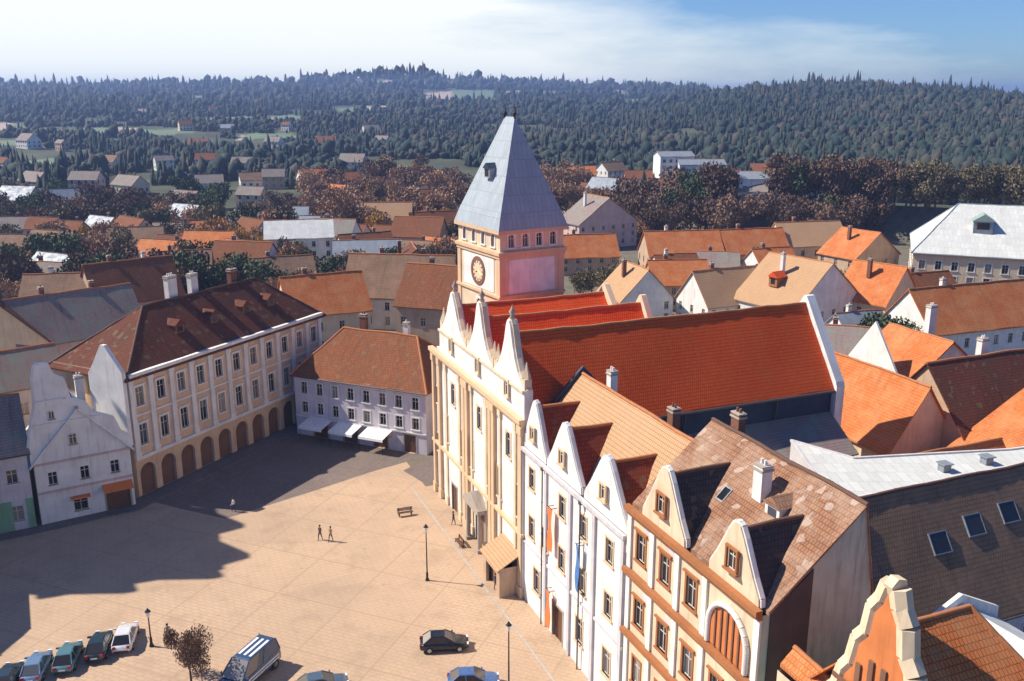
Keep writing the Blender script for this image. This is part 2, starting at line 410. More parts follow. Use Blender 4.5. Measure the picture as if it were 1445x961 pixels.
def skylight(roof, p, n, w=0.8, h=1.1):
    """roof window lying in the roof plane with upward normal n (local)"""
    n = Vector(n).normalized(); t = Vector((-n.y, n.x, 0)).normalized(); b = n.cross(t); c = Vector(p)
    f = MB()
    def q(a, d, e): return tuple(c + t * a + b * d + n * e)
    for (a0, a1, d0, d1) in ((-w / 2, -w / 2 + .08, -h / 2, h / 2), (w / 2 - .08, w / 2, -h / 2, h / 2), (-w / 2 + .08, w / 2 - .08, -h / 2, -h / 2 + .08), (-w / 2 + .08, w / 2 - .08, h / 2 - .08, h / 2)):
        f.add([q(a0, d0, -.1), q(a1, d0, -.1), q(a1, d1, -.1), q(a0, d1, -.1), q(a0, d0, .12), q(a1, d0, .12), q(a1, d1, .12), q(a0, d1, .12)],
              [(0, 3, 2, 1), (4, 5, 6, 7), (0, 1, 5, 4), (1, 2, 6, 5), (2, 3, 7, 6), (3, 0, 4, 7)])
    o = f.build('skylight', M['zinc'], roof)
    g = MB(); g.poly(q(-w / 2 + .08, -h / 2 + .08, .09), q(w / 2 - .08, -h / 2 + .08, .09), q(w / 2 - .08, h / 2 - .08, .09), q(-w / 2 + .08, h / 2 - .08, .09))
    g.build('pane', M['glass'], o)
    return o

def gutter(root, pts):
    g = MB()
    for a, b in zip(pts[:-1], pts[1:]): g.tube(a, b, 0.09, n=6)
    return g.build('gutter', M['gutter'], root)

def add_ops(spec, W, D):
    """spec: list of (side, [x...], z, w, h, style) -> openings per side"""
    ops = {'F': [], 'R': [], 'B': [], 'L': []}
    for (sd, xs, z, w, h, st) in spec:
        for x in xs: ops[sd].append((x, z, w, h))
    return ops

def simple_roof(W, D, H, rh, axis='x', og=0.35, oe=0.45, hip=(0, 0), yr=None):
    z = H + 0.18
    if axis == 'x':
        yr = D / 2 if yr is None else yr
        s1 = rh / yr; s2 = rh / (D - yr)
        h0, h1 = hip
        xa, xb = (-og, W + og) if not (h0 or h1) else (-og if not h0 else -oe, W + og if not h1 else W + oe)
        ra = (h0 if h0 else -og, yr, z + rh); rb = (W - h1 if h1 else W + og, yr, z + rh)
        fl, fr = (xa, -oe, z - oe * s1), (xb, -oe, z - oe * s1)
        bl, br = (xa, D + oe, z - oe * s2), (xb, D + oe, z - oe * s2)
        pl = [[fl, fr, rb, ra], [br, bl, ra, rb]]
        rg = [(ra, rb)]
        if h0: pl.append([bl, fl, ra]); rg += [(fl, ra), (bl, ra)]
        if h1: pl.append([fr, br, rb]); rg += [(fr, rb), (br, rb)]
        return pl, rg
    pl, rg = simple_roof(D, W, H, rh, 'x', og, oe, hip, yr)
    tr = lambda p: (W - p[1], p[0], p[2])
    return [[tr(p) for p in q] for q in pl], [(tr(a), tr(b)) for a, b in rg]

def house(name, label, cat, org, rz, W, D, H, rh, wall, roof, axis='x', hip=(0, 0), spec=(), trim='stone', group=None, chim=(), doors=(), yr=None, base=None, rmat='ridge', og=0.35, oe=0.45, gut=True, z0=0.0, plinth=True):
    root = thing(name, label, cat, (org[0], org[1], z0), rz, group)
    S = SIDES(W, D); ops = add_ops(spec, W, D)
    for (sd, x, w, h) in doors: ops[sd].append((x, 0.0, w, h))
    mb = MB()
    for k, (o, dx, L) in S.items():
        zb = 0.0
        wall_side(mb, o, dx, L, -1.0 if not any(c[1] <= 0 for c in ops[k]) else 0.0, H, ops[k])
    if axis == 'x':
        y = D / 2 if yr is None else yr
        if not hip[1]: mb.poly((W, 0, H), (W, D, H), (W, y, H + rh - .03))
        if not hip[0]: mb.poly((0, D, H), (0, 0, H), (0, y, H + rh - .03))
    else:
        y = W / 2 if yr is None else W - yr
        if not hip[0]: mb.poly((0, 0, H), (W, 0, H), (y, 0, H + rh - .03))
        if not hip[1]: mb.poly((W, D, H), (0, D, H), (y, D, H + rh - .03))
    mb.build('wall', M[wall], root)
    for (sd, xs, z, w, h, st) in spec:
        o, dx, L = S[sd]
        for x in xs: put_window(root, o, dx, x, z, w, h, st, trim)
    for (sd, x, w, h) in doors:
        put_door(root, S[sd][0], S[sd][1], x, w, h)
    pl, rg = simple_roof(W, D, H, rh, axis, og, oe, hip, yr)
    r = roof_shell(root, pl, roof, rg, rmat=rmat)
    for c in chim: chimney(r, *c)
    if gut and axis == 'x':
        z = H + 0.18 - oe * rh / (D / 2 if yr is None else yr) - 0.08
        gutter(root, [(-og, -oe - .06, z), (W + og, -oe - .06, z)])
    return root, r

def even(n, W, m): return [m + (W - 2 * m) * i / (n - 1) for i in range(n)] if n > 1 else [W / 2]
def ang(a, b): return math.atan2(b[1] - a[1], b[0] - a[0])
# ================================================================== the church
CH0 = UVW(31, 99.8)
church = thing('church', 'white three-gabled church with red tiled roofs and a tall pointed steeple', 'church', CH0, ROW)
CW = 27.2; BAYS = [(2.4, 11.4, 6.9, 25.9), (11.4, 19.3, 15.3, 26.6), (19.3, 27.2, 23.3, 26.6)]
wins = []
for (a, b, c, z) in BAYS:
    wins += [(c, 13.2, 1.15, 2.5, 'arch'), (c - 2.35, 8.0, 1.0, 3.2, 'arch'), (c + 2.35, 8.0, 1.0, 3.2, 'arch'), (c, 19.4, 0.8, 1.5, 'arch')]
wins += [(1.2, 11.6, 0.8, 2.0, 'flat'), (1.2, 5.6, 0.8, 2.2, 'flat')]
lowops = [(w[0], w[1], w[2], w[3]) for w in wins if w[1] < 18]
doorops = [(15.3, 0.0, 2.4, 4.2), (6.9, 0.0, 1.8, 3.4), (23.3, 0.0, 1.8, 3.4)]
fw = MB()
wall_side(fw, (0, 0), (1, 0), CW, 0.0, 18.2, lowops + doorops, 0.35)
fw.box(0, 0.36, -1, CW, 0.9, 18.2)
fw.poly((0, .36, 0), (0, 0, 0), (0, 0, 18.2), (0, .36, 18.2)); fw.poly((CW, 0, 0), (CW, .36, 0), (CW, .36, 18.2), (CW, 0, 18.2))
fw.build('facade', M['white'], church)
for (a, b, c, z) in BAYS:
    hw = (b - a) / 2; m = (a + b) / 2
    def out(s): return [(c + s * q, zz) for q, zz in ((hw * .80, 21.5), (hw * .58, 22.3), (hw * .40, 23.4), (hw * .27, 24.5), (0.5, z - .35), (0.22, z + .1))]
    rt = out(1); lt = out(-1)[::-1]
    prof = [(a, 18.203), (b - .003, 18.203), (b - .003, 20.9)] + rt + lt + [(a, 20.9)]
    g = MB(); g.prism([(p, -0.02, q) for p, q in prof], (0, 0.86, 0))
    gb = g.build('gable', M['white'], church)
    t = MB(); pts = [(b, 20.9)] + rt + lt + [(a, 20.9)]
    for p, q in zip(pts[:-1], pts[1:]):
        t.tube((p[0], 0.40, p[1]), (q[0], 0.40, q[1]), 0.3, n=4, sm=False)
    t.box(a + .02, -0.22, 20.75, b - .02, -0.03, 21.0)
    t.build('gable_trim', M['cream'], gb)
    fi = MB(); fi.lathe([(0.02, -.2), (.3, 0), (.16, .25), (.34, .6), (.1, .95), (.02, 1.3)], 8, (c, .4, z + .25)); fi.build('finial', M['stone'], gb)
    for s in (-1, 1):
        pn = MB(); xx = (b - .5 if s > 0 else a + .5)
        pn.box(xx - .4, .05, 20.95, xx + .4, .75, 22.0); pn.lathe([(.48, 0), (.42, .2), (.2, .8), (.05, 1.5)], 4, (xx, .4, 22.0), sm=False)
        pn.build('pinnacle', M['cream'], gb)
for w in wins:
    if w[1] < 18: put_window(church, (0, 0), (1, 0), w[0], w[1], w[2], w[3], w[4], 'cream')
    else:
        f = put_window(church, (0, -0.24), (1, 0), w[0], w[1], w[2], w[3], w[4], 'cream', 'gable_window')
for i, (x, w) in enumerate([(0.35, .6), (2.5, .7), (11.0, .75), (11.95, .75), (18.9, .7), (19.8, .7), (26.75, .8), (4.6, .5), (9.2, .5), (13.1, .5), (17.5, .5), (21.3, .5), (25.2, .5)]):
    p = MB(); y = -0.34 if w > .55 else -.16
    p.box(x - w / 2, y, 0.0, x + w / 2, -0.003, 17.55); p.box(x - w / 2 - .12, y - .1, 0.0, x + w / 2 + .12, -.006, 1.3); p.box(x - w / 2 - .12, y - .1, 16.7, x + w / 2 + .12, -.006, 17.5)
    p.build('pilaster', M['ochre'] if w > .55 else M['cream'], church)
c = MB()
for (z0, z1, y) in ((17.55, 17.85, -.42), (17.85, 18.3, -.62), (6.6, 6.9, -.40)): c.box(-.25, y, z0, CW + .2, -0.01, z1)
c.build('cornice', M['ochre'], church)
put_door(church, (0, 0), (1, 0), 15.3, 2.4, 4.2); put_door(church, (0, 0), (1, 0), 6.9, 1.8, 3.4); put_door(church, (0, 0), (1, 0), 23.3, 1.8, 3.4)
po = MB()
for s in (-1, 1): po.tube((15.3 + s * 1.75, -.75, 0), (15.3 + s * 1.75, -.75, 4.6), .26, .22, 10); po.box(15.3 + s * 1.75 - .36, -1.1, 0, 15.3 + s * 1.75 + .36, -.4, .5)
po.box(13.0, -1.15, 4.6, 17.6, -.004, 5.1); po.prism([(12.9, -1.1, 5.1), (17.7, -1.1, 5.1), (15.3, -1.1, 6.4)], (0, 1.09, 0))
po.build('portal', M['stone'], church)
# nave body behind the facade
nv = MB()
nops = [(y, 9.5, 1.3, 4.6) for y in (4.5, 9.5, 14.5, 19.5, 24.5, 29.5)]
wall_side(nv, (27.0, .9), (0, 1), 34.6, -1, 14.3, [(q[0], 8.0, q[2], 4.6) for q in nops], .3)
nv.box(0.3, .9, -1, 26.5, 18.4, 17.4); nv.box(18.8, 18.4, -1, 26.5, 35.4, 17.4)
nv.build('nave_wall', M['grey'], church)
cl = MB(); cl.box(26.6, .92, 14.302, 27.12, 35.3, 17.2); cl.build('clerestory', M['slatewall'], church)
for q in nops: put_window(church, (27.0, .9), (0, 1), q[0], 8.0, q[2], 4.6, 'arch', 'stone', 'nave_window')
NV = [  # three parallel saddle roofs
    ([[(0.0, .95, 17.0), (6.8, .95, 24.5), (6.8, 18.6, 24.5), (0.0, 18.6, 17.0)][::-1], [(11.3, .95, 19.7), (11.3, 18.6, 19.7), (6.8, 18.6, 24.5), (6.8, .95, 24.5)]], (6.8, 24.5, 18.6)),
    ([[(11.3, .95, 19.7), (15.2, .95, 25.0), (15.2, 18.6, 25.0), (11.3, 18.6, 19.7)][::-1], [(18.6, .95, 20.6), (18.6, 18.6, 20.6), (15.2, 18.6, 25.0), (15.2, .95, 25.0)]], (15.2, 25.0, 18.6)),
    ([[(18.6, .95, 20.6), (21.9, .95, 25.0), (21.9, 35.2, 25.0), (18.6, 35.2, 20.6)][::-1], [(27.5, .95, 16.9), (27.5, 35.2, 16.9), (21.9, 35.2, 25.0), (21.9, .95, 25.0)]], (21.9, 25.0, 35.2))]
for pl, (rx, rz_, ye) in NV:
    r = roof_shell(church, pl, 't_red', [((rx, .95, rz_), (rx, ye, rz_))], name='nave_roof')
gu = MB(); gu.tube((27.62, .95, 16.72), (27.62, 35.2, 16.72), .14, n=6)
for y in (6, 17, 28): gu.tube((27.55, y, 16.7), (27.2, y, 14.4), .07, n=6)
gu.build('gutter', M['gutter'], church)
for (prof, y0, y1, mt) in (
    ([(18.6, 0), (27.8, 0), (27.8, 17.2), (27.6, 17.7), (22.0, 25.8), (21.6, 25.8), (18.4, 21.4)], 35.25, 36.3, 'white'),
    ([(0.2, 0), (18.55, 0), (18.55, 21.4), (15.4, 25.9), (15.0, 25.9), (11.3, 21.2), (7.0, 25.5), (6.6, 25.5), (.2, 18.4)], 18.65, 19.3, 'cream')):
    g = MB(); g.prism([(p, y0, q) for p, q in prof][::1], (0, y1 - y0, 0)); g.build('end_gable', M[mt], church)
ai = MB(); wall_side(ai, (31.4, 13.5), (0, 1), 21.5, -1, 11.4, [], .2); ai.poly((27.01, 13.5, -1), (31.4, 13.5, -1), (31.4, 13.5, 11.4), (27.01, 13.5, 14.0)); ai.poly((31.4, 35, -1), (27.01, 35, -1), (27.01, 35, 14.0), (31.4, 35, 11.4))
aw = ai.build('aisle_wall', M['pink'], church)
roof_shell(church, [[(31.8, 13.2, 11.3), (31.8, 35.3, 11.3), (27.13, 35.3, 14.28), (27.13, 13.2, 14.28)]], 't_dusty', name='aisle_roof')
# south porch between church and town house
pr = MB(); wall_side(pr, (22.0, -2.2), (1, 0), 4.4, 0, 3.2, [(2.2, 0, 2.8, 2.4)], .3); pr.poly((26.4, -2.2, 0), (26.4, -.01, 0), (26.4, -.01, 3.2), (26.4, -2.2, 3.2)); pr.poly((22, -.01, 0), (22, -2.2, 0), (22, -2.2, 3.2), (22, -.01, 3.2))
pr.box(22.4, -1.6, 0, 26, -1.5, 2.6, 1)
pr.build('porch', [M['tan'], M['brownp']], church)
roof_shell(church, [[(21.8, -2.5, 3.15), (26.6, -2.5, 3.15), (26.6, -.01, 4.5), (21.8, -.01, 4.5)]], 't_tan', name='porch_roof', th=.12)
# tower
TP = UVW(38.7, 98.0); TW, TD = 8.7, 10.6
ca, sa = math.cos(-ROW), math.sin(-ROW); dx_, dy_ = TP[0] - CH0[0], TP[1] - CH0[1]
tloc = (dx_ * ca - dy_ * sa, dx_ * sa + dy_ * ca, 0)
tw = MB()
tops = {'F': [(x, 29.55, .8, 1.5) for x in (1.5, 3.4, 5.3, 7.2)] + [(4.35, 20.5, 1.1, 2.4)], 'L': [(y, 29.55, .8, 1.5) for y in (1.7, 4.1, 6.5, 8.9)] + [(5.3, 20.3, 1.1, 2.4)], 'R': [], 'B': []}
TS = SIDES(TW, TD)
for k, (o, dx, L) in TS.items(): wall_side(tw, o, dx, L, 0, 31.6, tops[k], .4)
tower = tw.build('tower', M['cream'], church, tloc, R(30) - ROW)
for k in ('F', 'L'):
    for (a, z, w, h) in tops[k]: put_window(tower, TS[k][0], TS[k][1], a, z, w, h, 'arch', 'white', 'tower_window')
tb = MB()
def ring(mb, e, z0, z1, w=TW, d=TD, i=0.0):
    mb.box(-e, -e, z0, w + e, -.004 - i, z1); mb.box(-e, d + .004, z0, w + e, d + e, z1); mb.box(-e, -.004, z0, -.004, d + .004, z1); mb.box(w + .004, -.004, z0, w + e, d + .004, z1)
ring(tb, .35, 28.7, 29.1); ring(tb, .2, 28.3, 28.7); ring(tb, .4, 31.2, 31.62); ring(tb, .25, 23.6, 23.9)
for (x, y) in ((0, 0), (TW, 0), (0, TD)):
    tb.box(x - .12 if x == 0 else x - .7, y - .12 if y == 0 else y - .7, 0, x + .7 if x == 0 else x + .12, y + .7 if y == 0 else y + .12, 28.3)
tb.build('tower_trim', M['ochre'], tower)
pn = MB(); pn.box(-.06, 1.4, 24.1, -.004, TD - 1.4, 28.1); pn.box(1.2, -.06, 24.1, TW - 1.2, -.004, 28.1); pn.build('tower_panel', M['white'], tower)
ck = MB()
def disc(r0, r1, x0, x1, mi):
    n = 28
    for k in range(n):
        a, b = 2 * math.pi * k / n, 2 * math.pi * (k + 1) / n
        q = lambda r, t, x: (x, 5.3 + r * math.sin(t), 26.15 + r * math.cos(t))
        ck.poly(q(r1, a, x1), q(r1, b, x1), q(r0, b, x1), q(r0, a, x1), mi=mi); ck.poly(q(r1, a, x0), q(r1, b, x0), q(r1, b, x1), q(r1, a, x1), mi=mi)
disc(0.0, 1.3, -.07, -.11, 0); disc(1.3, 1.75, -.07, -.16, 1)
for k in range(12):
    a = math.pi * k / 6; s, c_ = math.sin(a), math.cos(a)
    ck.tube((-.125, 5.3 + s * .95, 26.15 + c_ * .95), (-.125, 5.3 + s * 1.22, 26.15 + c_ * 1.22), .05, n=4, mi=2)
clock = ck.build('clock_dial', [M['cream'], M['brownp'], M['iron']], tower)
hd = MB()
for a, l, r in ((1.9, .7, .07), (4.3, 1.1, .05)): hd.tube((-.15, 5.3, 26.15), (-.15, 5.3 + math.sin(a) * l, 26.15 + math.cos(a) * l), r, .02, 5)
hd.build('clock_hands', M['gold'], tower)
sp = MB(); z0, z1, z2 = 31.63, 33.0, 44.2; e = .38; f = .05; cx, hy = TW / 2, 1.15; cy = TD / 2
a = [(-e, -e, z0), (TW + e, -e, z0), (TW + e, TD + e, z0), (-e, TD + e, z0)]
b = [(f, f, z1), (TW - f, f, z1), (TW - f, TD - f, z1), (f, TD - f, z1)]
t = [(cx, cy - hy, z2), (cx, cy + hy, z2)]
sp.poly(*a[::-1])
for i in range(4): sp.poly(a[i], a[(i + 1) % 4], b[(i + 1) % 4], b[i])
sp.poly(b[0], b[1], t[0]); sp.poly(b[1], b[2], t[1], t[0]); sp.poly(b[2], b[3], t[1]); sp.poly(b[3], b[0], t[0], t[1])
spire = sp.build('spire', M['spire'], tower)
for q in t:
    fi = MB(); fi.lathe([(.1, -.4), (.12, .1), (.26, .3), (.26, .42), (.1, .6), (.04, 1.5)], 8, q); fi.build('finial', M['iron'], spire)
dm = MB(); dy0 = 4.6; zz = 37.2; xo = 1.62
dm.box(xo - .45, dy0, zz, xo + 1.2, dy0 + 1.3, zz + 1.1); dm.prism([(xo - .6, dy0 - .15, zz + 1.1), (xo - .6, dy0 + 1.45, zz + 1.1), (xo - .6, dy0 + .65, zz + 1.75)], (2.2, 0, 0), 1); dm.box(xo - .47, dy0 + .2, zz + .15, xo - .455, dy0 + 1.1, zz + 1.02, 2)
dm.build('spire_window', [M['spire'], M['navy'], M['iron']], spire)

# ================================================================== the right-hand row
def curved_gable(c, hw, z0, zt, prof):
    r = [(c + hw * a, z0 + (zt - z0) * b) for a, b in prof]; l = [(c - hw * a, z0 + (zt - z0) * b) for a, b in prof][::-1]
    return r + l
VOL = [(1, 0), (1, .12), (.84, .2), (.74, .34), (.60, .42), (.52, .58), (.36, .66), (.30, .82), (.16, .9), (.08, 1)]
TRI = [(1, 0), (.98, .12), (.72, .36), (.5, .6), (.3, .82), (.14, .97), (.05, 1)]

def rowhouse(name, label, cat, v0, W, D, H, yr, zr, wall, roof, gables, trim, spec, doors=(), gprof=TRI, gwall=None, gtrim='cream', end='grey', rmat='ridge', cross='t_maroon', group=None, right_hip=0.0):
    root = thing(name, label, cat, UVW(31, v0), ROW, group)
    S = SIDES(W, D); ops = add_ops(spec, W, D)
    for (x, w, h) in doors: ops['F'].append((x, 0., w, h))
    mb = MB(); wall_side(mb, (0, 0), (1, 0), W, 0, H, ops['F'], .3); mb.build('wall', M[wall], root)
    eb = MB(); wall_side(eb, *S['R'], -1, H, ops['R']); wall_side(eb, *S['B'], -1, H, ops['B']); wall_side(eb, *S['L'], -1, H, ops['L'])
    if not right_hip: eb.poly((W, .3, H), (W, D, H), (W, yr, zr - .05))
    eb.poly((0, D, H), (0, .3, H), (0, yr, zr - .05))
    eb.build('end_wall', M[end], root)
    for (sd, xs, z, w, h, st) in spec:
        for x in xs: put_window(root, S[sd][0], S[sd][1], x, z, w, h, st, trim)
    for (x, w, h) in doors: put_door(root, (0, 0), (1, 0), x, w, h)
    zh = H + .2; s1 = (zr - zh) / (yr - .3); s2 = (zr - zh) / (D - yr)
    xr = W + .15 - right_hip; bz = zh - .4 * s2
    pls = [[(-.15, .3, zh), (W + .15, .3, zh), (xr, yr, zr), (-.15, yr, zr)], [(W + .15, D + .4, bz), (-.15, D + .4, bz), (-.15, yr, zr), (xr, yr, zr)]]; rgs = [((-.15, yr, zr), (xr, yr, zr))]
    if right_hip: pls.append([(W + .15, .3, zh), (W + .15, D + .4, bz), (xr, yr, zr)]); rgs += [((W + .15, .3, zh), (xr, yr, zr)), ((W + .15, D + .4, bz), (xr, yr, zr))]
    r = roof_shell(root, pls, roof, rgs, rmat=rmat)
    for (c, hw, z0, zt, gw) in gables:
        g = MB(); g.prism([(x, -.04, z) for x, z in curved_gable(c, hw, z0, zt, gprof)], (0, .5, 0)); gb = g.build('gable', M[gwall or wall], root)
        pts = curved_gable(c, hw, z0, zt, gprof); t = MB()
        for p, q in zip(pts[:-1], pts[1:]): t.tube((p[0], .2, p[1]), (q[0], .2, q[1]), .2, n=4, sm=False)
        t.build('gable_trim', M[gtrim], gb)
        if gw: put_window(gb, (0, -.27), (1, 0), c, z0 + (zt - z0) * .28, gw, gw * 1.5, 'flat', trim, 'gable_window')
        # little saddle roof behind each gable
        zc = z0 + (zt - z0) * .9; ym = .3 + (zc - zh) / s1; ch = hw * .95
        roof_shell(root, [[(c + ch, .47, zh + .06), (c, ym, zc), (c, .47, zc)], [(c - ch, .47, zh + .06), (c, .47, zc), (c, ym, zc)]], cross, [((c, .47, zc), (c, ym, zc))], th=.1, rmat=rmat, name='cross_roof')
    return root, r

# white town house with three gables
tg = [(2.7, 2.6, 15.8, 20.7, .75), (8.8, 3.3, 15.8, 20.7, .8), (16.1, 3.5, 15.8, 20.6, .8)]
def downpipe(root, x, z, y=-.13):
    d = MB(); d.tube((x, y, 0), (x, y, z), .065, n=7); d.box(x - .16, y - .12, z, x + .16, y + .1, z + .3)
    for k in range(1, 5): d.tube((x, y, z * k / 5), (x, y, z * k / 5 + .08), .09, n=7)
    return d.build('downpipe', M['gutter'], root)
for x in (2.05, 26.2): downpipe(church, x, 17.2)
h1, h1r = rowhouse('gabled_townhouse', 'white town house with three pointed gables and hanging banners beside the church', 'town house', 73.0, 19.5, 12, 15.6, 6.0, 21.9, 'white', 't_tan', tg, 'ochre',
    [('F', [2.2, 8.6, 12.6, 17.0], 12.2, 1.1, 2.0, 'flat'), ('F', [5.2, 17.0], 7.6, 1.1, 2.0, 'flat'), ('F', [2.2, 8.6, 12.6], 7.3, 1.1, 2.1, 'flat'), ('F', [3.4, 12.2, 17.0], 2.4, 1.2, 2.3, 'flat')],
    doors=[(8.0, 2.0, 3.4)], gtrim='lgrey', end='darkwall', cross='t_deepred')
for x in (.25, 5.45, 10.3, 14.6, 19.2):
    p = MB(); p.box(x - .22, -.2, 0, x + .22, -.003, 15.4); p.build('pilaster', M['lgrey'], h1)
p = MB(); p.box(-.05, -.34, 15.4, 19.55, -.045, 15.75); p.box(-.03, -.14, 6.2, 19.53, -.004, 6.45); p.build('cornice', M['lgrey'], h1)
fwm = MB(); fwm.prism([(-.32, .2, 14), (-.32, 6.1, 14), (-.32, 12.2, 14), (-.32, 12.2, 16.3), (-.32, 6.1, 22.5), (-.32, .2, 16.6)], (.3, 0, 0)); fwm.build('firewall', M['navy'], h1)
fwm = MB(); fwm.prism([(19.53, -.04, 14.4), (19.53, 12.2, 14.4), (19.53, 12.2, 16.3), (19.53, 6.1, 22.6), (19.53, -.04, 16.9)], (.3, 0, 0)); fwm.build('firewall', M['cream'], h1)
for x in (5.1, 12.5): downpipe(h1, x, 15.2, -.3)
chimney(h1r, 3.5, 7.2, 19.6, 22.9, .8, .7, 'white', 2); chimney(h1r, 13.5, 7.4, 19.4, 22.6, .8, .7, 'brick', 2)
def banner(x, z0, z1, w, mat, label):
    o = UVW(31, 73.0 - x); t = thing('banner', label, 'banner', (o[0], o[1], 0), ROW, 'banners hanging on the white town house')
    b = MB(); n = 14
    for i in range(n):
        for j in range(2):
            za, zb = z0 + (z1 - z0) * i / n, z0 + (z1 - z0) * (i + 1) / n
            y = lambda z, xx: -.52 - .07 * math.sin(z * 1.7 + xx * 3)
            xa, xb = -w / 2 + w * j / 2, -w / 2 + w * (j + 1) / 2
            b.add([(xa, y(za, xa), za), (xb, y(za, xb), za), (xb, y(zb, xb), zb), (xa, y(zb, xa), zb)] + [(xa, y(za, xa) + .02, za), (xb, y(za, xb) + .02, za), (xb, y(zb, xb) + .02, zb), (xa, y(zb, xa) + .02, zb)], [(0, 1, 2, 3), (7, 6, 5, 4), (0, 4, 5, 1), (3, 2, 6, 7)])
    b.build('cloth', M[mat], t)
    q = MB(); q.tube((-w / 2 - .1, -.52, z1 + .04), (w / 2 + .1, -.52, z1 + .04), .035, n=6)
    for s in (-1, 1): q.tube((s * w * .4, -.52, z1 + .04), (s * w * .4, -.0, z1 + .04), .03, n=6)
    q.build('bracket', M['iron'], t)
banner(7.0, 1.0, 4.6, .8, 'cloth_orange', 'plain orange banner low beside the street door of the white town house')
banner(7.2, 8.6, 12.6, .8, 'cloth_orange', 'upper orange banner hanging between the upstairs windows of the white town house')
banner(12.6, 7.6, 11.7, .55, 'cloth_blue', 'blue banner hanging down the white town house facade')

# cream and rust sgraffito house
h2, h2r = rowhouse('sgraffito_house', 'cream house with slanting rust cornices and worn tan roof below the gabled white house', 'town house', 53.2, 15.4, 7.9, 18.1, 6.8, 23.9, 'cream', 't_worn', [(4.5, 2.7, 18.4, 22.9, .9), (12.5, 2.5, 18.4, 22.6, .9)], 'rust',
    [('F', [1.8, 5.0, 8.2], 14.6, 1.1, 2.1, 'hood'), ('F', [1.8, 5.0, 8.2, 11.4, 14.2], 9.4, 1.1, 2.1, 'hood'), ('F', [1.8, 5.0, 8.2, 11.4, 14.2], 4.6, 1.1, 2.1, 'flat')],
    gtrim='white', end='greenish', cross='t_slate', rmat='ridgedark')
p = MB()
for z in (18.1, 13.2, 8.2): p.box(-.02, -.5, z - .02, 15.42, -.05, z + .34); p.box(-.01, -.3, z - .3, 15.41, -.006, z - .024)
p.build('cornice', M['rust'], h2)
for x in (.3, 3.4, 6.6, 9.8, 15.1):
    for z0, z1 in ((0, 7.85), (8.56, 12.85), (13.56, 17.75)):
        p = MB(); p.box(x - .26, -.16, z0, x + .26, -.003, z1); p.build('pilaster', M['white'], h2)
p = MB()
for x in (3.4, 6.6):
    for z in (9.2, 14.4): p.box(x - 1.3, -.035, z + 2.75, x - .32, -.004, z + 3.2)
p.build('painted_panel', M['lgrey'], h2)
bd = MB(); bd.prism([(15.42, .5, 13.5), (15.42, 3.3, 13.5), (15.42, 3.3, 20.4), (15.42, .5, 18.2)], (.09, 0, 0)); bd.build('shade_panel', M['darkwall'], h2)  # dark panel painting the shaded part of the end wall
ab = MB(); cx_, r_ = 12.4, 1.75
pts = [(cx_ - r_, -.12, 13.62), (cx_ + r_, -.12, 13.62)] + [(cx_ + r_ * math.cos(a), -.12, 15.0 + 1.75 * math.sin(a)) for a in [math.pi * i / 12 for i in range(13)]]
ab.prism(pts, (0, .11, 0))
for i in range(-2, 3): ab.box(cx_ + i * .6 - .07, -.2, 13.63, cx_ + i * .6 + .07, -.125, 15.0 + math.sqrt(max(0, r_ ** 2 - (i * .6) ** 2)) - .1, 1)
abo = ab.build('painted_arch', [M['orange'], M['brownp']], h2)
ar = MB()
for i in range(12):
    a, b = math.pi * i / 12, math.pi * (i + 1) / 12
    ar.tube((cx_ + 1.95 * math.cos(a), -.15, 15.0 + 1.95 * math.sin(a)), (cx_ + 1.95 * math.cos(b), -.15, 15.0 + 1.95 * math.sin(b)), .2, n=6)
for s in (-1, 1): ar.tube((cx_ + s * 1.95, -.15, 13.62), (cx_ + s * 1.95, -.15, 15.0), .2, n=6)
ar.build('arch_border', M['white'], abo)
chimney(h2r, 8.7, 4.6, 21.3, 24.0, .9, .8, 'white', 2); chimney(h2r, 2.2, 7.3, 20.6, 25.0, .9, .6, 'brick', 2)
sl = MB(); sl.box(-.7, -.2, -.6, .7, 1.6, .9); sl.prism([(-.85, -.35, .9), (.85, -.35, .9), (0, -.35, 1.5)], (0, 2.2, 0), 1); sl.box(-.42, -.215, -.2, .42, -.203, .7, 2)
sl.build('dormer', [M['white'], M['t_worn'], M['glass']], h2, (10.6, 4.2, 21.3))
skylight(h2r, (6.2, 3.6, 21.1), (0, -.69, .72), .8, 1.1)

# house with the curved cream gable
h3, h3r = rowhouse('volute_gable_house', 'tall house with one curved cream gable in front of a bright red roof', 'town house', 36.2, 13.4, 2.0, 15.6, 1.2, 16.6, 'cream', 't_orange', [], 'rust', [('F', [2.5, 6.7, 10.9], 11.5, 1.2, 2.2, 'hood'), ('F', [2.5, 6.7, 10.9], 6.4, 1.2, 2.2, 'hood')], end='cream')
gp = curved_gable(7.3, 3.35, 15.8, 24.7, VOL)
g = MB(); g.prism([(x, -.1, z) for x, z in gp], (0, .7, 0)); gb = g.build('gable', M['orange'], h3)
t = MB()
for a, b in zip(gp[:-1], gp[1:]): t.tube((a[0], .25, a[1]), (b[0], .25, b[1]), .52, n=6, sm=False)
t.build('gable_trim', M['cream'], gb)
t = MB()
for x in (-1.2, -.4, .4, 1.2): t.box(7.2 + x - .16, -.22, 16.5, 7.2 + x + .16, -.104, 20.8 - abs(x) * .8)
t.box(4.4, -.26, 18.2, 10.0, -.23, 18.5); t.build('gable_bands', M['brownp'], gb)
b = MB(); b.box(2.0, 2.02, -1, 14.2, 9.5, 15.2); b.build('rear_wall', M['tan'], h3)
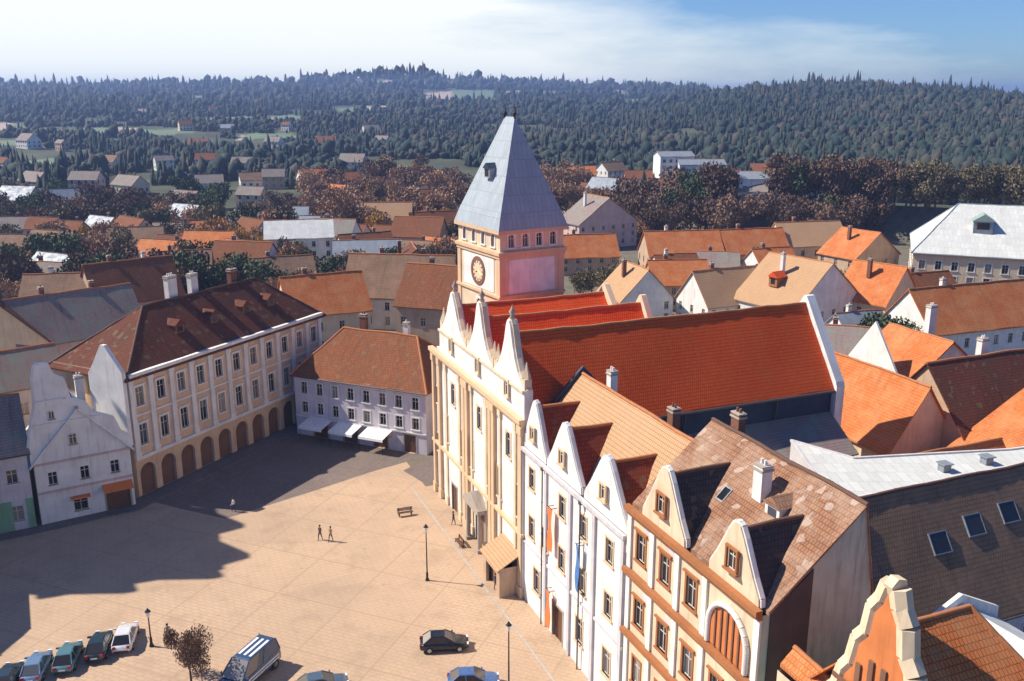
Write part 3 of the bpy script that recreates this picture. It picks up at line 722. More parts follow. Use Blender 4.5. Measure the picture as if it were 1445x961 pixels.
r3 = roof_shell(h3, [[(14.6, .62, 15.8), (14.6, 9.8, 15.8), (7.2, 5.4, 22.4), (7.2, .62, 22.4)], [(1.5, .62, 15.8), (7.2, .62, 22.4), (7.2, 5.4, 22.4), (1.5, 9.8, 15.8)], [(14.6, 9.8, 15.8), (1.5, 9.8, 15.8), (7.2, 5.4, 22.4)]], 't_orange', [((7.2, .62, 22.4), (7.2, 5.4, 22.4)), ((7.2, 5.4, 22.4), (14.6, 9.8, 15.8))], name='long_roof')
chimney(r3, 12.2, 4.4, 17.2, 19.4, .8, .7, 'cream', 2)

# low pale-roofed block beyond the red roof
h5 = thing('pale_roofed_annex', 'white annex under a pale sheet roof in the bottom right corner beyond the red roof', 'house', UVW(42.5, 37.0), ROW)
b = MB(); wall_side(b, (0, 0), (1, 0), 13, -1, 14.0, [(x, 10.4, 1.2, 2.0) for x in (2, 5, 8, 11)], .25); b.box(0, .3, -1, 13, 6.5, 14.0); b.prism([(-.3, -.1, 9), (-.3, 6.6, 9), (-.3, 6.6, 15.0), (-.3, 3.2, 16.6), (-.3, -.1, 15.0)], (.29, 0, 0)); b.build('wall', M['white'], h5)
for x in (2, 5, 8, 11): put_window(h5, (0, 0), (1, 0), x, 10.4, 1.2, 2.0, 'flat', 'ochre')
roof_shell(h5, [[(0, -.4, 14.1), (13, -.4, 14.1), (13, 3.2, 16.0), (0, 3.2, 16.0)], [(13, 6.8, 14.1), (0, 6.8, 14.1), (0, 3.2, 16.0), (13, 3.2, 16.0)]], 'pale', [], rmat='zinc')

# brown roof behind the courtyard
hb = thing('brown_roofed_wing', 'long house with a big dark brown tiled roof and blue roof windows', 'house', UVW(47.3, 44.2), math.atan2(U[1], U[0]))
W, D, H = 36, 10.8, 8.9
b = MB(); ops = [(x, 4.6, 1.2, 1.8) for x in range(3, 35, 4)] + [(x, 1.0, 1.2, 1.8) for x in range(3, 35, 4)]
for k, (o, dx, L) in SIDES(W, D).items(): wall_side(b, o, dx, L, -1, H, ops if k == 'F' else [])
b.poly((W, 0, H), (W, D, H), (W, 5.4, 17.0)); b.poly((0, D, H), (0, 0, H), (0, 5.4, 17.0)); b.build('wall', M['lav'], hb)
for q in ops: put_window(hb, (0, 0), (1, 0), *q, 'flat', 'lgrey')
pl, rg = simple_roof(W, D, H, 8.2, 'x', .1, .6)
rb = roof_shell(hb, pl, 't_brown', rg, rmat='ridgedark'); gutter(hb, [(-.1, -.72, 8.0), (W, -.72, 8.0)])
for x, y in ((7.6, 2.9), (11.5, 3.3), (15.4, 3.5), (23, 2.2)): skylight(rb, (x, y, H + .2 + y * 8.2 / 5.4), (0, -.83, .55), 1.8, 1.7)
fwm = MB(); fwm.prism([(-.4, -.3, 0), (-.4, 11.1, 0), (-.4, 11.1, 9.4), (-.4, 5.4, 17.9), (-.4, -.3, 9.4)], (.28, 0, 0)); fwm.build('firewall', M['lav'], hb)
# flat pale roof behind it
fl = thing('flat_roofed_block', 'low block with a wide flat pale roof behind the brown roof', 'building', (0, 0, 0))
P = [UVW(*q) for q in ((52.2, 55.6), (90, 55.6), (90, 57.2), (76, 58.6), (60.5, 62.6), (58.0, 68.6))]
b = MB(); b.prism([(x, y, -1) for x, y in P], (0, 0, 14.3)); b.build('wall', M['lgrey'], fl)
cxp = sum(p[0] for p in P) / 6; cyp = sum(p[1] for p in P) / 6
b = MB(); b.prism([(x, y, 13.32) for x, y in P], (0, 0, .35)); b.build('roof', M['pale'], fl)
b = MB(); 
for a, c in zip(P, P[1:] + P[:1]): b.tube((a[0], a[1], 13.72), (c[0], c[1], 13.72), .16, n=4, sm=False)
b.build('parapet', M['lgrey'], fl)
for (u, v) in ((66, 57.2), (71, 57.0)):
    x, y = UVW(u, v); c = MB(); c.box(-.4, -.4, 0, .4, .4, .7); c.box(-.55, -.55, .7, .55, .55, .8); c.build('roof_vent', M['zinc'], fl, (x, y, 13.68), .3)
# courtyard outbuilding between row and brown wing
# ================================================================== left side of the square
L1A, L1B = (-52.7, 94.4), (-44.3, 99.8)
W1 = math.dist(L1A, L1B)
l1, l1r = house('pale_roofed_house', 'small white house with a curved lopsided gable, three square windows and orange awnings', 'house', L1A, ang(L1A, L1B), W1, 10.5, 7.4, 5.6, 'white', 'paler', 'y',
    spec=[('F', [1.7, 5.0, 8.2], 4.6, .95, 1.5, 'bare'), ('F', [4.2], 0.9, 1.5, 1.5, 'bare')], doors=[('F', 8.2, 2.6, 2.6)], chim=[(6.4, 7.4, 10.8, 14.6, .9, .7, 'white', 2)], rmat='zinc')
p = MB(); gq = [(-.25, 7.3), (10.2, 7.3), (10.2, 8.6), (9.2, 9.4), (8.6, 11.2), (6.6, 12.2), (5.8, 13.6), (4.4, 14.2), (4.0, 16.6), (3.0, 17.2), (2.6, 18.6), (1.4, 18.6), (1.0, 17.0), (.9, 14.0), (.2, 11.6), (-.25, 9.4)]
p.prism([(x, -.06, z) for x, z in gq], (0, .5, 0)); g1 = p.build('gable', M['white'], l1)
p = MB()
for a, c in zip(gq[2:], gq[3:]): p.tube((a[0], .18, a[1]), (c[0], .18, c[1]), .24, n=4, sm=False)
p.box(.5, -.2, 11.6, 7.4, -.065, 11.85); p.box(1.0, -.2, 14.3, 4.1, -.065, 14.5); p.build('gable_trim', M['white'], g1)
put_window(g1, (0, -.29), (1, 0), 4.2, 9.0, .8, 1.2, 'bare', 'stone', 'gable_window')
put_window(g1, (0, -.29), (1, 0), 2.4, 12.3, .6, .9, 'bare', 'stone', 'gable_window')
p = MB(); p.box(3.2, -.9, 2.6, 5.2, -.02, 2.75); p.prism([(6.6, -1.2, 2.7), (9.8, -1.2, 2.7), (9.8, -.02, 3.3), (6.6, -.02, 3.3)], (0, 0, .08)); p.build('awning', M['cloth_orange'], l1)
p = MB(); p.box(-.02, -.12, 3.7, W1, -.005, 3.95); p.box(-.02, -.2, 7.1, W1, -.006, 7.35); p.build('cornice', M['pink'], l1)
L0B = (-53.2, 94.2); L0A = (-60.6, 89.6); W0 = math.dist(L0A, L0B)
house('green_based_house', 'pale house with blue-grey windows and a green painted ground floor at the left edge', 'house', L0A, ang(L0A, L0B), W0, 9, 9.2, 5.0, 'lgrey', 't_dusty', 'x',
    spec=[('F', even(3, W0, 1.7), 5.6, 1.1, 1.6, 'flat'), ('F', even(3, W0, 1.7)[::2], 1.1, 1.3, 1.8, 'bare')], trim='lav', chim=[(4, 5.5, 12.6, 15.4, .9, .7, 'white', 2)])
g0 = [o for o in bpy.data.objects if o.name == 'green_based_house'][0]
p = MB()
for (a, b) in ((0, 1.0), (2.4, 6.6), (8.0, W0)): p.box(a, -.06, 0, b, -.004, 3.6)
p.build('ground_floor_render', M['green'], g0)
# unseen tower added outside the frame to cast the long shadow on the square
TX = (math.cos(R(20)), math.sin(R(20))); TC = (-68.2, 91.6); TC = (TC[0] - 2.6, TC[1] + 1.2); TA = (TC[0] - 16 * TX[0], TC[1] - 16 * TX[1])
tt = thing('unseen_shadow_tower', 'unseen grey gabled tower added beyond the left edge to shadow the square', 'tower', TA, R(20))
b = MB(); tops = {'F': [(x, z, 1.2, 2.4) for x in (4, 8, 12) for z in (14, 24, 34)], 'R': [(x, z, 1.2, 2.4) for x in (4, 8, 12) for z in (14, 24, 34)], 'B': [], 'L': []}
for k, (o, dx, L) in SIDES(16, 15).items(): wall_side(b, o, dx, L, -1, 42.5, tops[k], .4)
b.build('wall', M['grey'], tt)
for k in 'FR':
    for q in tops[k]: put_window(tt, *SIDES(16, 15)[k][:2], *q, 'arch', 'stone')
b = MB(); b.box(-.4, -.4, 42.5, 16.4, 15.4, 43.1); b.build('cornice', M['stone'], tt)
for k in range(2):  # gables added to notch the edge of the tower's shadow
    b = MB(); b.prism([(k * 8 + .3, .2, 43.1), (k * 8 + 7.7, .2, 43.1), (k * 8 + 4.6, .2, 47.6), (k * 8 + 3.4, .2, 47.6)], (0, .5, 0)); b.build('gable', M['grey'], tt)
    b = MB(); b.prism([(15.8, k * 7.4 + .3, 43.1), (15.8, k * 7.4 + 7.1, 43.1), (15.8, k * 7.4 + 4.2, 47.2), (15.8, k * 7.4 + 3.2, 47.2)], (-.5, 0, 0)); b.build('gable', M['grey'], tt)
roof_shell(tt, [[(-.3, -.3, 43.3), (16.3, -.3, 43.3), (8, 7.5, 45.5)], [(16.3, -.3, 43.3), (16.3, 15.3, 43.3), (8, 7.5, 45.5)], [(16.3, 15.3, 43.3), (-.3, 15.3, 43.3), (8, 7.5, 45.5)], [(-.3, 15.3, 43.3), (-.3, -.3, 43.3), (8, 7.5, 45.5)]], 'zinc')

house('unseen_shade_house', 'unseen cream house added past the left edge to cast the lower left shadow', 'house', (-55.4, 76.0), ang((-55.4, 76.0), (-61.0, 86.4)), 11.8, 12, 12.0, 5.0, 'cream', 't_brown', 'x', spec=[('F', even(4, 11.8, 1.6), z, 1.0, 1.8, 'flat') for z in (4.6, 8.6)])  # unseen house added to shade the lower left of the square

# arcaded long building
AA, AB = (-44.7, 101.9), (-28.7, 133.5); AW = math.dist(AA, AB); AD = 12.5
arc = thing('arcaded_building', 'long tan building with cream pilasters, dark ground arcade and a huge maroon roof', 'building', AA, ang(AA, AB))
nb = 11; bw = AW / nb; xs = [bw * (i + .5) for i in range(nb)]
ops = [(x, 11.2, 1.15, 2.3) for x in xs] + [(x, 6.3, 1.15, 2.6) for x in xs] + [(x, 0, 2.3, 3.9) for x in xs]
b = MB(); wall_side(b, (0, 0), (1, 0), AW, 0, 15.4, ops, .45)
S = SIDES(AW, AD)
for k in 'RBL': wall_side(b, *S[k], -1, 15.4, [])
b.box(.1, 2.6, 0, AW - .1, 2.7, 4.5)
b.build('wall', M['peach'], arc)
for x in xs:
    put_window(arc, (0, 0), (1, 0), x, 11.2, 1.15, 2.3, 'hood', 'white'); put_window(arc, (0, 0), (1, 0), x, 6.3, 1.15, 2.6, 'hood', 'white')
    am = MB()
    for s in (-1, 1):
        pts = [(s * 1.15, -.03, 3.9)] + [(s * 1.15 * math.sin(math.pi / 2 * i / 8), -.03, 2.75 + 1.15 * math.cos(math.pi / 2 * i / 8)) for i in range(9)]
        am.prism(pts if s > 0 else pts[::-1], (0, .46, 0))
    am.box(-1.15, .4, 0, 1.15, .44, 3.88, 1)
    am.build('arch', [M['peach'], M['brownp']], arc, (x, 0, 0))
for i in range(nb + 1):
    p = MB(); x = min(max(bw * i, .35), AW - .35); p.box(x - .32, -.28, 5.1, x + .32, -.004, 14.7); p.box(x - .42, -.36, 5.1, x + .42, -.006, 5.7); p.box(x - .42, -.36, 14.0, x + .42, -.006, 14.6)
    p.build('pilaster', M['white'], arc)
p = MB(); p.box(-.05, -.62, 15.0, AW + .05, -.01, 15.4); p.box(-.05, -.4, 14.7, AW + .05, -.012, 15.0); p.box(-.03, -.34, 4.7, AW + .03, -.01, 5.1); p.box(-.02, -.16, 10.0, AW + .02, -.007, 10.25); p.build('cornice', M['white'], arc)
pl, rg = simple_roof(AW, AD, 15.3, 5.6, 'x', .05, .7, (9, 6), 6.5)
ra = roof_shell(arc, pl, 't_maroon', rg, rmat='ridgedark')
p = MB(); p.prism([(-.95, -.5, 7), (-.95, 5.2, 7), (-.95, 5.2, 15.2), (-.95, 4.4, 16.2), (-.95, 2.6, 18.9), (-.95, 2.0, 18.9), (-.95, -.5, 15.9)], (.5, 0, 0)); p.build('firewall', M['white'], arc)
chimney(ra, 14.6, 7.4, 19.4, 23.8, 1.5, .8, 'white', 3); chimney(ra, 18.6, 7.6, 19.3, 23.4, 1.2, .8, 'white', 2); chimney(ra, 26, 7.6, 19.3, 22.8, 1.2, .8, 'brick', 2)
for x in (11, 17, 23, 28):
    d = MB(); d.box(-.7, -.1, -.2, .7, 2.6, 1.0); d.prism([(-.9, -.25, 1.0), (.9, -.25, 1.0), (0, -.25, 1.7)], (0, 3.4, 0), 1); d.box(-.42, -.115, .1, .42, -.103, .85, 2)
    d.build('dormer', [M['brownp'], M['t_maroon'], M['glass']], arc, (x, 2.6, 17.65))

# block closing the far side of the square
CA, CB = (-30.6, 123.5), (-11.4, 115.2); CWd = math.dist(CA, CB)
cb, cbr = house('grey_block', 'grey-lavender three-storey block with white shop awnings across the far end of the square', 'building', CA, ang(CA, CB), CWd, 12.5, 9.0, 5.4, 'lav', 't_rust', 'x', hip=(4.5, 4.5),
    spec=[('F', even(8, CWd, 1.6), 6.2, 1.0, 1.7, 'flat'), ('F', even(8, CWd, 1.6), 3.4, 1.0, 1.6, 'flat'), ('R', [3, 6.2, 9.4], 6.2, 1.0, 1.7, 'flat')], trim='white', doors=[('F', 4.1, 2.2, 2.5), ('F', 9.0, 2.2, 2.5), ('F', 13.8, 2.2, 2.5), ('F', 18.4, 1.8, 2.5)],
    chim=[(7.0, 7.6, 13.2, 16.4, 1.0, .7, 'brick', 2), (14.2, 7.2, 13.2, 16.0, .8, .7, 'white', 1)])
p = MB(); p.box(-.02, -.2, 8.55, CWd, -.006, 8.95); p.box(-.02, -.12, 2.75, CWd, -.005, 2.95); p.build('cornice', M['white'], cb)
for x in (4.1, 9.0, 13.8):
    t = thing('shop_awning', '', 'awning', (0, 0, 0))
    o = (CA[0] + math.cos(ang(CA, CB)) * x, CA[1] + math.sin(ang(CA, CB)) * x); t.location = (o[0], o[1], 0); t.rotation_euler.z = ang(CA, CB)
    a = MB(); a.prism([(-1.9, -.02, 2.72), (1.9, -.02, 2.72), (1.9, -2.6, 2.25), (-1.9, -2.6, 2.25)], (0, 0, .06)); a.prism([(-1.9, -2.6, 2.25), (1.9, -2.6, 2.25), (1.9, -2.64, 1.95), (-1.9, -2.64, 1.95)], (0, -.03, 0)); a.build('canopy', M['cloth_white'], t)
    a = MB()
    for s in (-1.8, 1.8): a.tube((s, -.03, 1.9), (s, -2.5, 2.2), .03, n=5); a.tube((s, -2.55, 0), (s, -2.55, 2.22), .03, n=5)
    a.build('frame', M['iron'], t)
    t['label'] = {4.1: 'white shop awning nearest the arcaded building', 9.0: 'middle white shop awning on the grey block', 13.8: 'white shop awning nearest the church'}[x]
    t['group'] = 'white shop awnings of the grey block'

# ================================================================== houses behind, hand placed
def bh(px, py, W, D, H, rh, rot, wall, roof, label, axis='x', name='house', cat='house', hip=(0, 0), rows=2, n=None, chims=1, trim='stone', side='FL', group=None, z0=0, yr=None):
    o = G(px, py); a = R(rot)
    org = (o[0] - math.cos(a) * W / 2, o[1] - math.sin(a) * W / 2)
    spec = []
    for sd in side:
        L = W if sd in 'FB' else D
        k = n or max(2, int(L / 3.2))
        for j in range(rows):
            spec.append((sd, even(k, L, 1.5), 1.0 + j * (H - 1.0) / max(1, rows) + .15, 1.0, min(1.6, (H / rows) * .5), 'bare'))
    ch = [(W * (.3 + .4 * i), D * .56, H + rh * .62, H + rh + 1.3, .8, .7, rnd.choice(['brick', 'white', 'brick']), 1) for i in range(chims)]
    return house(name, label, cat, org, a, W, D, H, rh, wall, roof, axis, hip, spec, trim, group, ch, yr=yr, gut=False)

T = 67.7; RU = 90 - T       # rotation whose local x runs along +u
# orange roof group at the right
OBS = [
    ((78.5, 70.0), 26, 19, 8.6, 8.0, 'tan', 't_orange', 'x', (7, 0), 'hipped house with orange front slope and deep maroon side behind the flat pale roof'),
]
def uvhouse(u, v, W, D, H, rh, wall, roof, axis, hip, label, rot=RU, rows=2, name='house', chim=(), side='FL', z0=0, yr=None):
    spec = []
    for sd in side:
        L = W if sd in 'FB' else D
        for j in range(rows): spec.append((sd, even(max(2, int(L / 3.4)), L, 1.6), 1.1 + j * (H - 1) / rows, 1.05, 1.6, 'bare'))
    return house(name, label, 'house', UVW(u, v), R(rot), W, D, H, rh, wall, roof, axis, hip, spec, 'stone', None, chim, gut=False, yr=yr)
# local x along +u, local y along +v for rot = RU
r_, rr_ = uvhouse(82.4, 68.4, 23, 14.0, 9.2, 7.8, 'tan', 't_maroon', 'x', (0, 0), 'house with a deep maroon roof between the bright orange roofs on the right', chim=[(10, 8.6, 14.5, 18.6, 1.0, .8, 'white', 2), (19, 8.4, 14.5, 18.2, 1, .8, 'brick', 2)])
uvhouse(74.8, 72.4, 9.6, 16.0, 8.6, 6.8, 'cream', 't_orange', 'y', (0, 0), 'orange speckled roof sloping left in front of the deep maroon roof', chim=[(2.2, 12, 10.5, 13, .7, .6, 'white', 1)])
uvhouse(66.5, 60.6, 15, 7.4, 7.0, 4.8, 'brownp', 't_orange', 'x', (0, 0), 'low orange roof with a dark gable end beside the flat pale roof', rows=1)
uvhouse(80.5, 60.5, 22, 9.0, 9.0, 5.6, 'cream', 't_orange', 'y', (0, 0), 'orange tiled house with pale chimney stack at the right edge above the flat roof', chim=[(8, 5.6, 13, 17, 1.6, .9, 'white', 2), (14, 5, 12.8, 16.4, 1.6, .9, 'white', 2)])
uvhouse(92, 88, 16, 11, 8.5, 6.0, 'white', 't_orange', 'y', (0, 0), 'white-gabled house with tall white firewall and orange roof at the right edge', chim=[(9, 5, 14, 18.5, 1.2, .9, 'white', 2)])
fo = [o for o in bpy.data.objects if o.get('label', '').startswith('white-gabled house with tall')][0]
p = MB(); p.prism([(-.35, -.2, 0), (-.35, 11.2, 0), (-.35, 11.2, 9.4), (-.35, 5.5, 17.0), (-.35, -.2, 9.4)], (.33, 0, 0)); p.build('firewall', M['white'], fo)
bh(1390, 520, 26, 12, 7.5, 6.4, 20, 'white', 't_orange', 'wide white house under a plain orange roof left of the right picture edge')
bh(1190, 545, 10, 8, 5.6, 3.6, -18, 'white', 't_dusty', 'small white house tucked just beyond the end of the church roof')
bh(1225, 515, 9, 8, 5.4, 3.4, 16, 'white', 'zinc', 'small white cottage with a grey sheet roof behind the church end')
bh(1165, 478, 21, 15, 7, 8.0, 35, 'white', 't_tan', 'large house with a wide sunlit tan roof and one red dormer', axis='y')
dh = [o for o in bpy.data.objects if o.get('label', '').startswith('large house with a wide')][0]
d = MB(); d.box(-1, -.8, -.4, 1, 1.6, 1.5); d.prism([(-1.3, -1.1, 1.5), (1.3, -1.1, 1.5), (0, -1.1, 2.6)], (0, 3.0, 0), 1); d.box(-.5, -.815, .1, .5, -.803, 1.2, 2); d.build('dormer', [M['rust'], M['t_red'], M['glass']], dh, (4.0, 8.0, 10.4), R(-90))
bh(1043, 468, 16, 11, 6, 6.0, 24, 'white', 't_tan', 'house with a sunlit tan roof rising just behind the red church roof')
bh(912, 462, 12, 11, 6, 6, 20, 'white', 't_tan', 'white-gabled house with a tan roof beside the steeple base', axis='y')
bh(960, 438, 13, 9, 6, 4.5, 5, 'tan', 't_orange', 'orange house behind the white-gabled one right of the steeple')
bh(1268, 472, 13, 11, 7, 6.6, 40, 'cream', 't_orange', 'steep orange-roofed house between the tan roof and the white-roofed hall', axis='y')
bh(1320, 462, 13, 10, 6, 4.5, 20, 'tan', 't_rust', 'low rust-roofed house below the white-roofed hall')
bh(968, 392, 20, 11, 6, 5.5, 8, 'tan', 't_orange', 'long orange-roofed house right of the steeple under the dark trees')
bh(1070, 388, 18, 11, 6, 5.5, 14, 'cream', 't_orange', 'orange-roofed house second from the steeple under the dark trees')
bh(1150, 382, 19, 12, 7, 5.5, 12, 'cream', 't_tan', 'tan-roofed house third from the steeple under the dark trees')
bh(1235, 394, 17, 12, 6, 6, 30, 'tan', 't_orange', 'orange-roofed house left of the white-roofed hall', axis='y')
bh(832, 388, 16, 10, 5, 5, 10, 'tan', 't_orange', 'orange-roofed house touching the right side of the steeple')
bh(858, 350, 22, 12, 8, 7.5, 30, 'pink', 't_dusty', 'big pinkish gabled house right of the steeple spire', axis='y', rows=3)
bh(960, 408, 11, 8, 5, 3, 15, 'white', 't_rust', 'little white house with rust roof among orange roofs')
bh(1012, 404, 10, 8, 5, 3, -10, 'lgrey', 't_dusty', 'little grey house with dusty roof among orange roofs')
bh(1100, 408, 11, 9, 5.5, 4, 20, 'white', 't_orange', 'white cottage with orange roof left of the big tan roof')
# the white-roofed hall
hw0 = G(1281, 428)
hall, hallr = house('white_roofed_hall', 'large hall with a big white sheet roof and rows of windows', 'hall', hw0, R(-22), 58, 30, 12.0, 9.5, 'cream', 'pale', 'x', (9, 0), [('F', even(17, 58, 2), z, 1.3, 2.0, 'flat') for z in (1.6, 4.9, 8.2)] + [('L', even(8, 30, 2), z, 1.3, 2.0, 'flat') for z in (1.6, 4.9, 8.2)], 'white', rmat='zinc', gut=False)
d = MB(); d.box(-2, -1, -1, 2, 3, 1.8); d.prism([(-2.4, -1.3, 1.8), (2.4, -1.3, 1.8), (0, -1.3, 3.4)], (0, 5, 0), 1); d.box(-1.3, -1.02, 0, 1.3, -1.004, 1.5, 2); d.build('dormer', [M['zinc'], M['copper'], M['glass']], hall, (14, 7, 17.0))
p = MB(); p.box(-.1, -.25, 11.0, 58.1, -.01, 11.4); p.box(-.1, -.15, 4.2, 58.1, -.008, 4.4); p.build('cornice', M['ochre'], hall)
# left and centre
bh(128, 540, 20, 12, 8, 6.5, 42, 'pink', 't_dusty', 'house with a wide faded pinkish roof behind the pale-roofed house', chims=2)
bh(18, 560, 13, 12, 8, 7, 30, 'cream', 't_maroon', 'cream-gabled house with a maroon roof at the left picture edge', axis='y')
bh(20, 640, 15, 9, 9, 4, 40, 'lgrey', 't_dusty', 'pale house with a dusty roof above the green-based house')
bh(205, 470, 17, 12, 7, 7, 40, 'tan', 't_rust', 'rust-roofed house peering over the maroon roof', chims=2)
bh(95, 478, 16, 11, 7, 5, 10, 'white', 't_brown', 'white house with a brown roof beyond the faded pink roof')
bh(560, 466, 22, 12, 7, 7.5, -8, 'white', 't_brown', 'long white house under a very dark brown roof behind the grey block', chims=2)
bh(520, 398, 17, 10, 6, 4, 8, 'white', 'zinc', 'white house with a grey sheet roof above the very dark brown roof')
bh(612, 500, 15, 13, 9, 6.5, -18, 'tan', 't_rust', 'brownish house just left of the church gables')
bh(470, 500, 15, 12, 8, 6, 25, 'cream', 't_orange', 'cream house with an orange roof between the maroon roof and the grey block')
bh(335, 408, 15, 10, 6, 5, -12, 'white', 't_rust', 'wide white house with a rust roof over the far end of the maroon roof')
bh(425, 382, 18, 12, 9, 4, 12, 'white', 'pale', 'largest white villa with a pale roof left of the steeple', rows=3)
bh(468, 366, 12, 10, 7, 4, -8, 'white', 't_dusty', 'white villa with a dusty roof next to the largest villa', rows=2)
bh(405, 432, 14, 10, 6, 4.5, 22, 'white', 't_brown', 'white-walled house with a brown roof behind the maroon roof end')
bh(260, 425, 13, 10, 7, 4, 15, 'white', 't_brown', 'white house rising left of the maroon roof', rows=2)
bh(60, 430, 15, 9, 5, 4, -12, 'lav', 't_dusty', 'greyish house with a dusty roof among the left trees')
bh(545, 335, 17, 10, 6, 5, 5, 'cream', 't_tan', 'cream house with a sunny tan roof under the russet wood')
bh(585, 362, 15, 10, 6, 5, -14, 'tan', 't_rust', 'tan house with rust roof below the russet wood')
bh(620, 345, 13, 9, 5, 5, 15, 'tan', 't_rust', 'brown-roofed house hugging the left side of the spire')
bh(590, 425, 17, 11, 6, 6, 12, 'tan', 't_maroon', 'house with a maroon roof left of the clock tower', axis='y')
# ================================================================== ground and hills
def smooth(a, b, x):
    t = np.clip((x - a) / (b - a), 0, 1); return t * t * (3 - 2 * t)
def terrain(x, y):
    x = np.asarray(x, float); y = np.asarray(y, float)
    r = np.hypot(x, y); a = np.clip(np.arctan2(x, y), -1.2, 1.2)
    px = 722.5 + 1346 * np.tan(a)
    sk = np.interp(px, [-600, 0, 200, 300, 470, 545, 570, 640, 700, 860, 960, 1080, 1150, 1250, 1320, 1400, 1445, 1800], [129, 128, 126, 121, 114, 107, 106, 112, 121, 125, 127, 127, 126, 129, 133, 141, 150, 158])
    ts = (130 - sk) / 1346
    def prof(rs, tn, top, rt):
        rr = list(rs) + [rt]; 
        z = np.zeros_like(r)
        tt = np.interp(r, rr, list(tn) + [0.0])
        w = np.clip((r - rs[-1]) / (rt - rs[-1]), 0, 1)
        t = np.where(r > rs[-1], tn[-1] * (1 - w) + ts * w, tt)
        z = HC + r * t
        zt = HC + rt * ts
        return np.where(r > rt, zt - (r - rt) * 0.012, z)
    zl = prof([330, 450, 620, 1000, 1500, 2200], [-HC / 330, -.0995, -.068, -.036, -.0175, -.005], 0, 3200)
    zr = prof([430, 560, 700, 900, 1150], [-HC / 430, -.073, -.05, -.028, -.009], 0, 1450)
    w = smooth(860, 1100, px)
    z = zl * (1 - w) + zr * w
    z = np.where(r < 330, 0, np.maximum(z, 0))
    amp = smooth(380, 1200, r) * 3.2
    z = z + amp * (np.sin(x * .011 + 1.3) * np.cos(y * .009) + .6 * np.sin(x * .027 - y * .017)) * .7 * (1 - smooth(2600, 3200, r) * .5)
    return z
def project(x, y, z):
    zz = z - HC; d = y * CP - zz * SP; d = np.where(d < 1, 1, d)
    return CX + F * x / d, CY - F * (y * SP + zz * CP) / d
FIELDS = [(62, 181, 270, 189), (-20, 174, 36, 186), (-20, 196, 30, 203), (600, 128, 698, 143), (650, 129, 885, 134), (285, 166, 360, 173), (378, 164, 425, 172), (335, 189, 420, 198), (28, 225, 88, 233), (470, 150, 545, 155), (120, 196, 165, 200), (222, 230, 248, 236), (500, 114, 640, 118), (150, 136, 300, 139), (280, 114, 420, 118), (170, 256, 212, 261), (880, 141, 950, 145)]
az = np.concatenate([np.linspace(-180, -40, 36)[:-1], np.linspace(-40, 40, 321), np.linspace(40, 180, 36)[1:-1]])
rr = np.concatenate([[4, 30, 80, 150, 220, 290], np.geomspace(325, 3400, 130), [3700, 4200, 5200, 6500, 8000]])
A, RR = np.meshgrid(np.radians(az), rr, indexing='ij')
X, Y = RR * np.sin(A), RR * np.cos(A); Z = terrain(X, Y)
na, nr = X.shape
verts = np.stack([X, Y, Z], -1).reshape(-1, 3).tolist()
faces = []
for i in range(na):
    i2 = (i + 1) % na
    for j in range(nr - 1): faces.append((i * nr + j, i * nr + j + 1, i2 * nr + j + 1, i2 * nr + j))
c0 = len(verts); verts.append((0, 0, 0))
for i in range(na): faces.append((c0, i * nr, ((i + 1) % na) * nr))
me = bpy.data.meshes.new('ground'); me.from_pydata(verts, [], faces); me.polygons.foreach_set('use_smooth', [True] * len(faces)); me.update()
PX, PY = project(X, Y, Z)
fm = np.zeros(X.shape); ft = np.zeros(X.shape)
for k, (x0, y0, x1, y1) in enumerate(FIELDS):
    jx = 6 * np.sin(PY * .9 + k); jy = 2 * np.sin(PX * .05 + k * 2)
    ins = (PX + jx > x0) & (PX + jx < x1) & (PY + jy > y0) & (PY + jy < y1) & (RR > 400) & (np.abs(A) < 1)
    fm[ins] = 1; ft[ins] = (np.sin(PX[ins] * .045 + k * 1.7) > .72)
col = np.ones((c0 + 1, 4), np.float32); col[:c0, 0] = fm.ravel(); col[:c0, 1] = ft.ravel(); col[:c0, 2] = smooth(300, 420, RR).ravel(); col[c0] = (0, 0, 0, 1)
at = me.color_attributes.new('land', 'FLOAT_COLOR', 'POINT'); at.data.foreach_set('color', col.ravel())
m, nt, b = new_mat('ground_cover')
va = N(nt, 'ShaderNodeVertexColor', layer_name='land'); sx = N(nt, 'ShaderNodeSeparateColor'); nt.links.new(va.outputs[0], sx.inputs[0])
tc = N(nt, 'ShaderNodeTexCoord'); ob = tc.outputs['Object']
n1 = noise(nt, ob, .03, 6, .65); n2 = noise(nt, ob, .25, 5, .7)
town = ramp(nt, n2.outputs[0], [(.3, (.10, .085, .06)), (.5, (.17, .14, .11)), (.62, (.09, .11, .045)), (.8, (.20, .17, .14))]).outputs[0]
wild = ramp(nt, n1.outputs[0], [(.35, (.03, .035, .02)), (.52, (.055, .065, .03)), (.66, (.07, .085, .04)), (.8, (.09, .08, .05))]).outputs[0]
fld = mix(nt, sx.outputs[1], ramp(nt, n1.outputs[0], [(.3, (.10, .155, .085)), (.7, (.155, .21, .12))]).outputs[0], (.40, .31, .25))
cc = mix(nt, sx.outputs[2], town, wild); cc = mix(nt, sx.outputs[0], cc, fld)
nt.links.new(cc, b.inputs['Base Color']); b.inputs['Roughness'].default_value = .95
me.materials.append(m)
tag(link('ground', me), kind='structure')

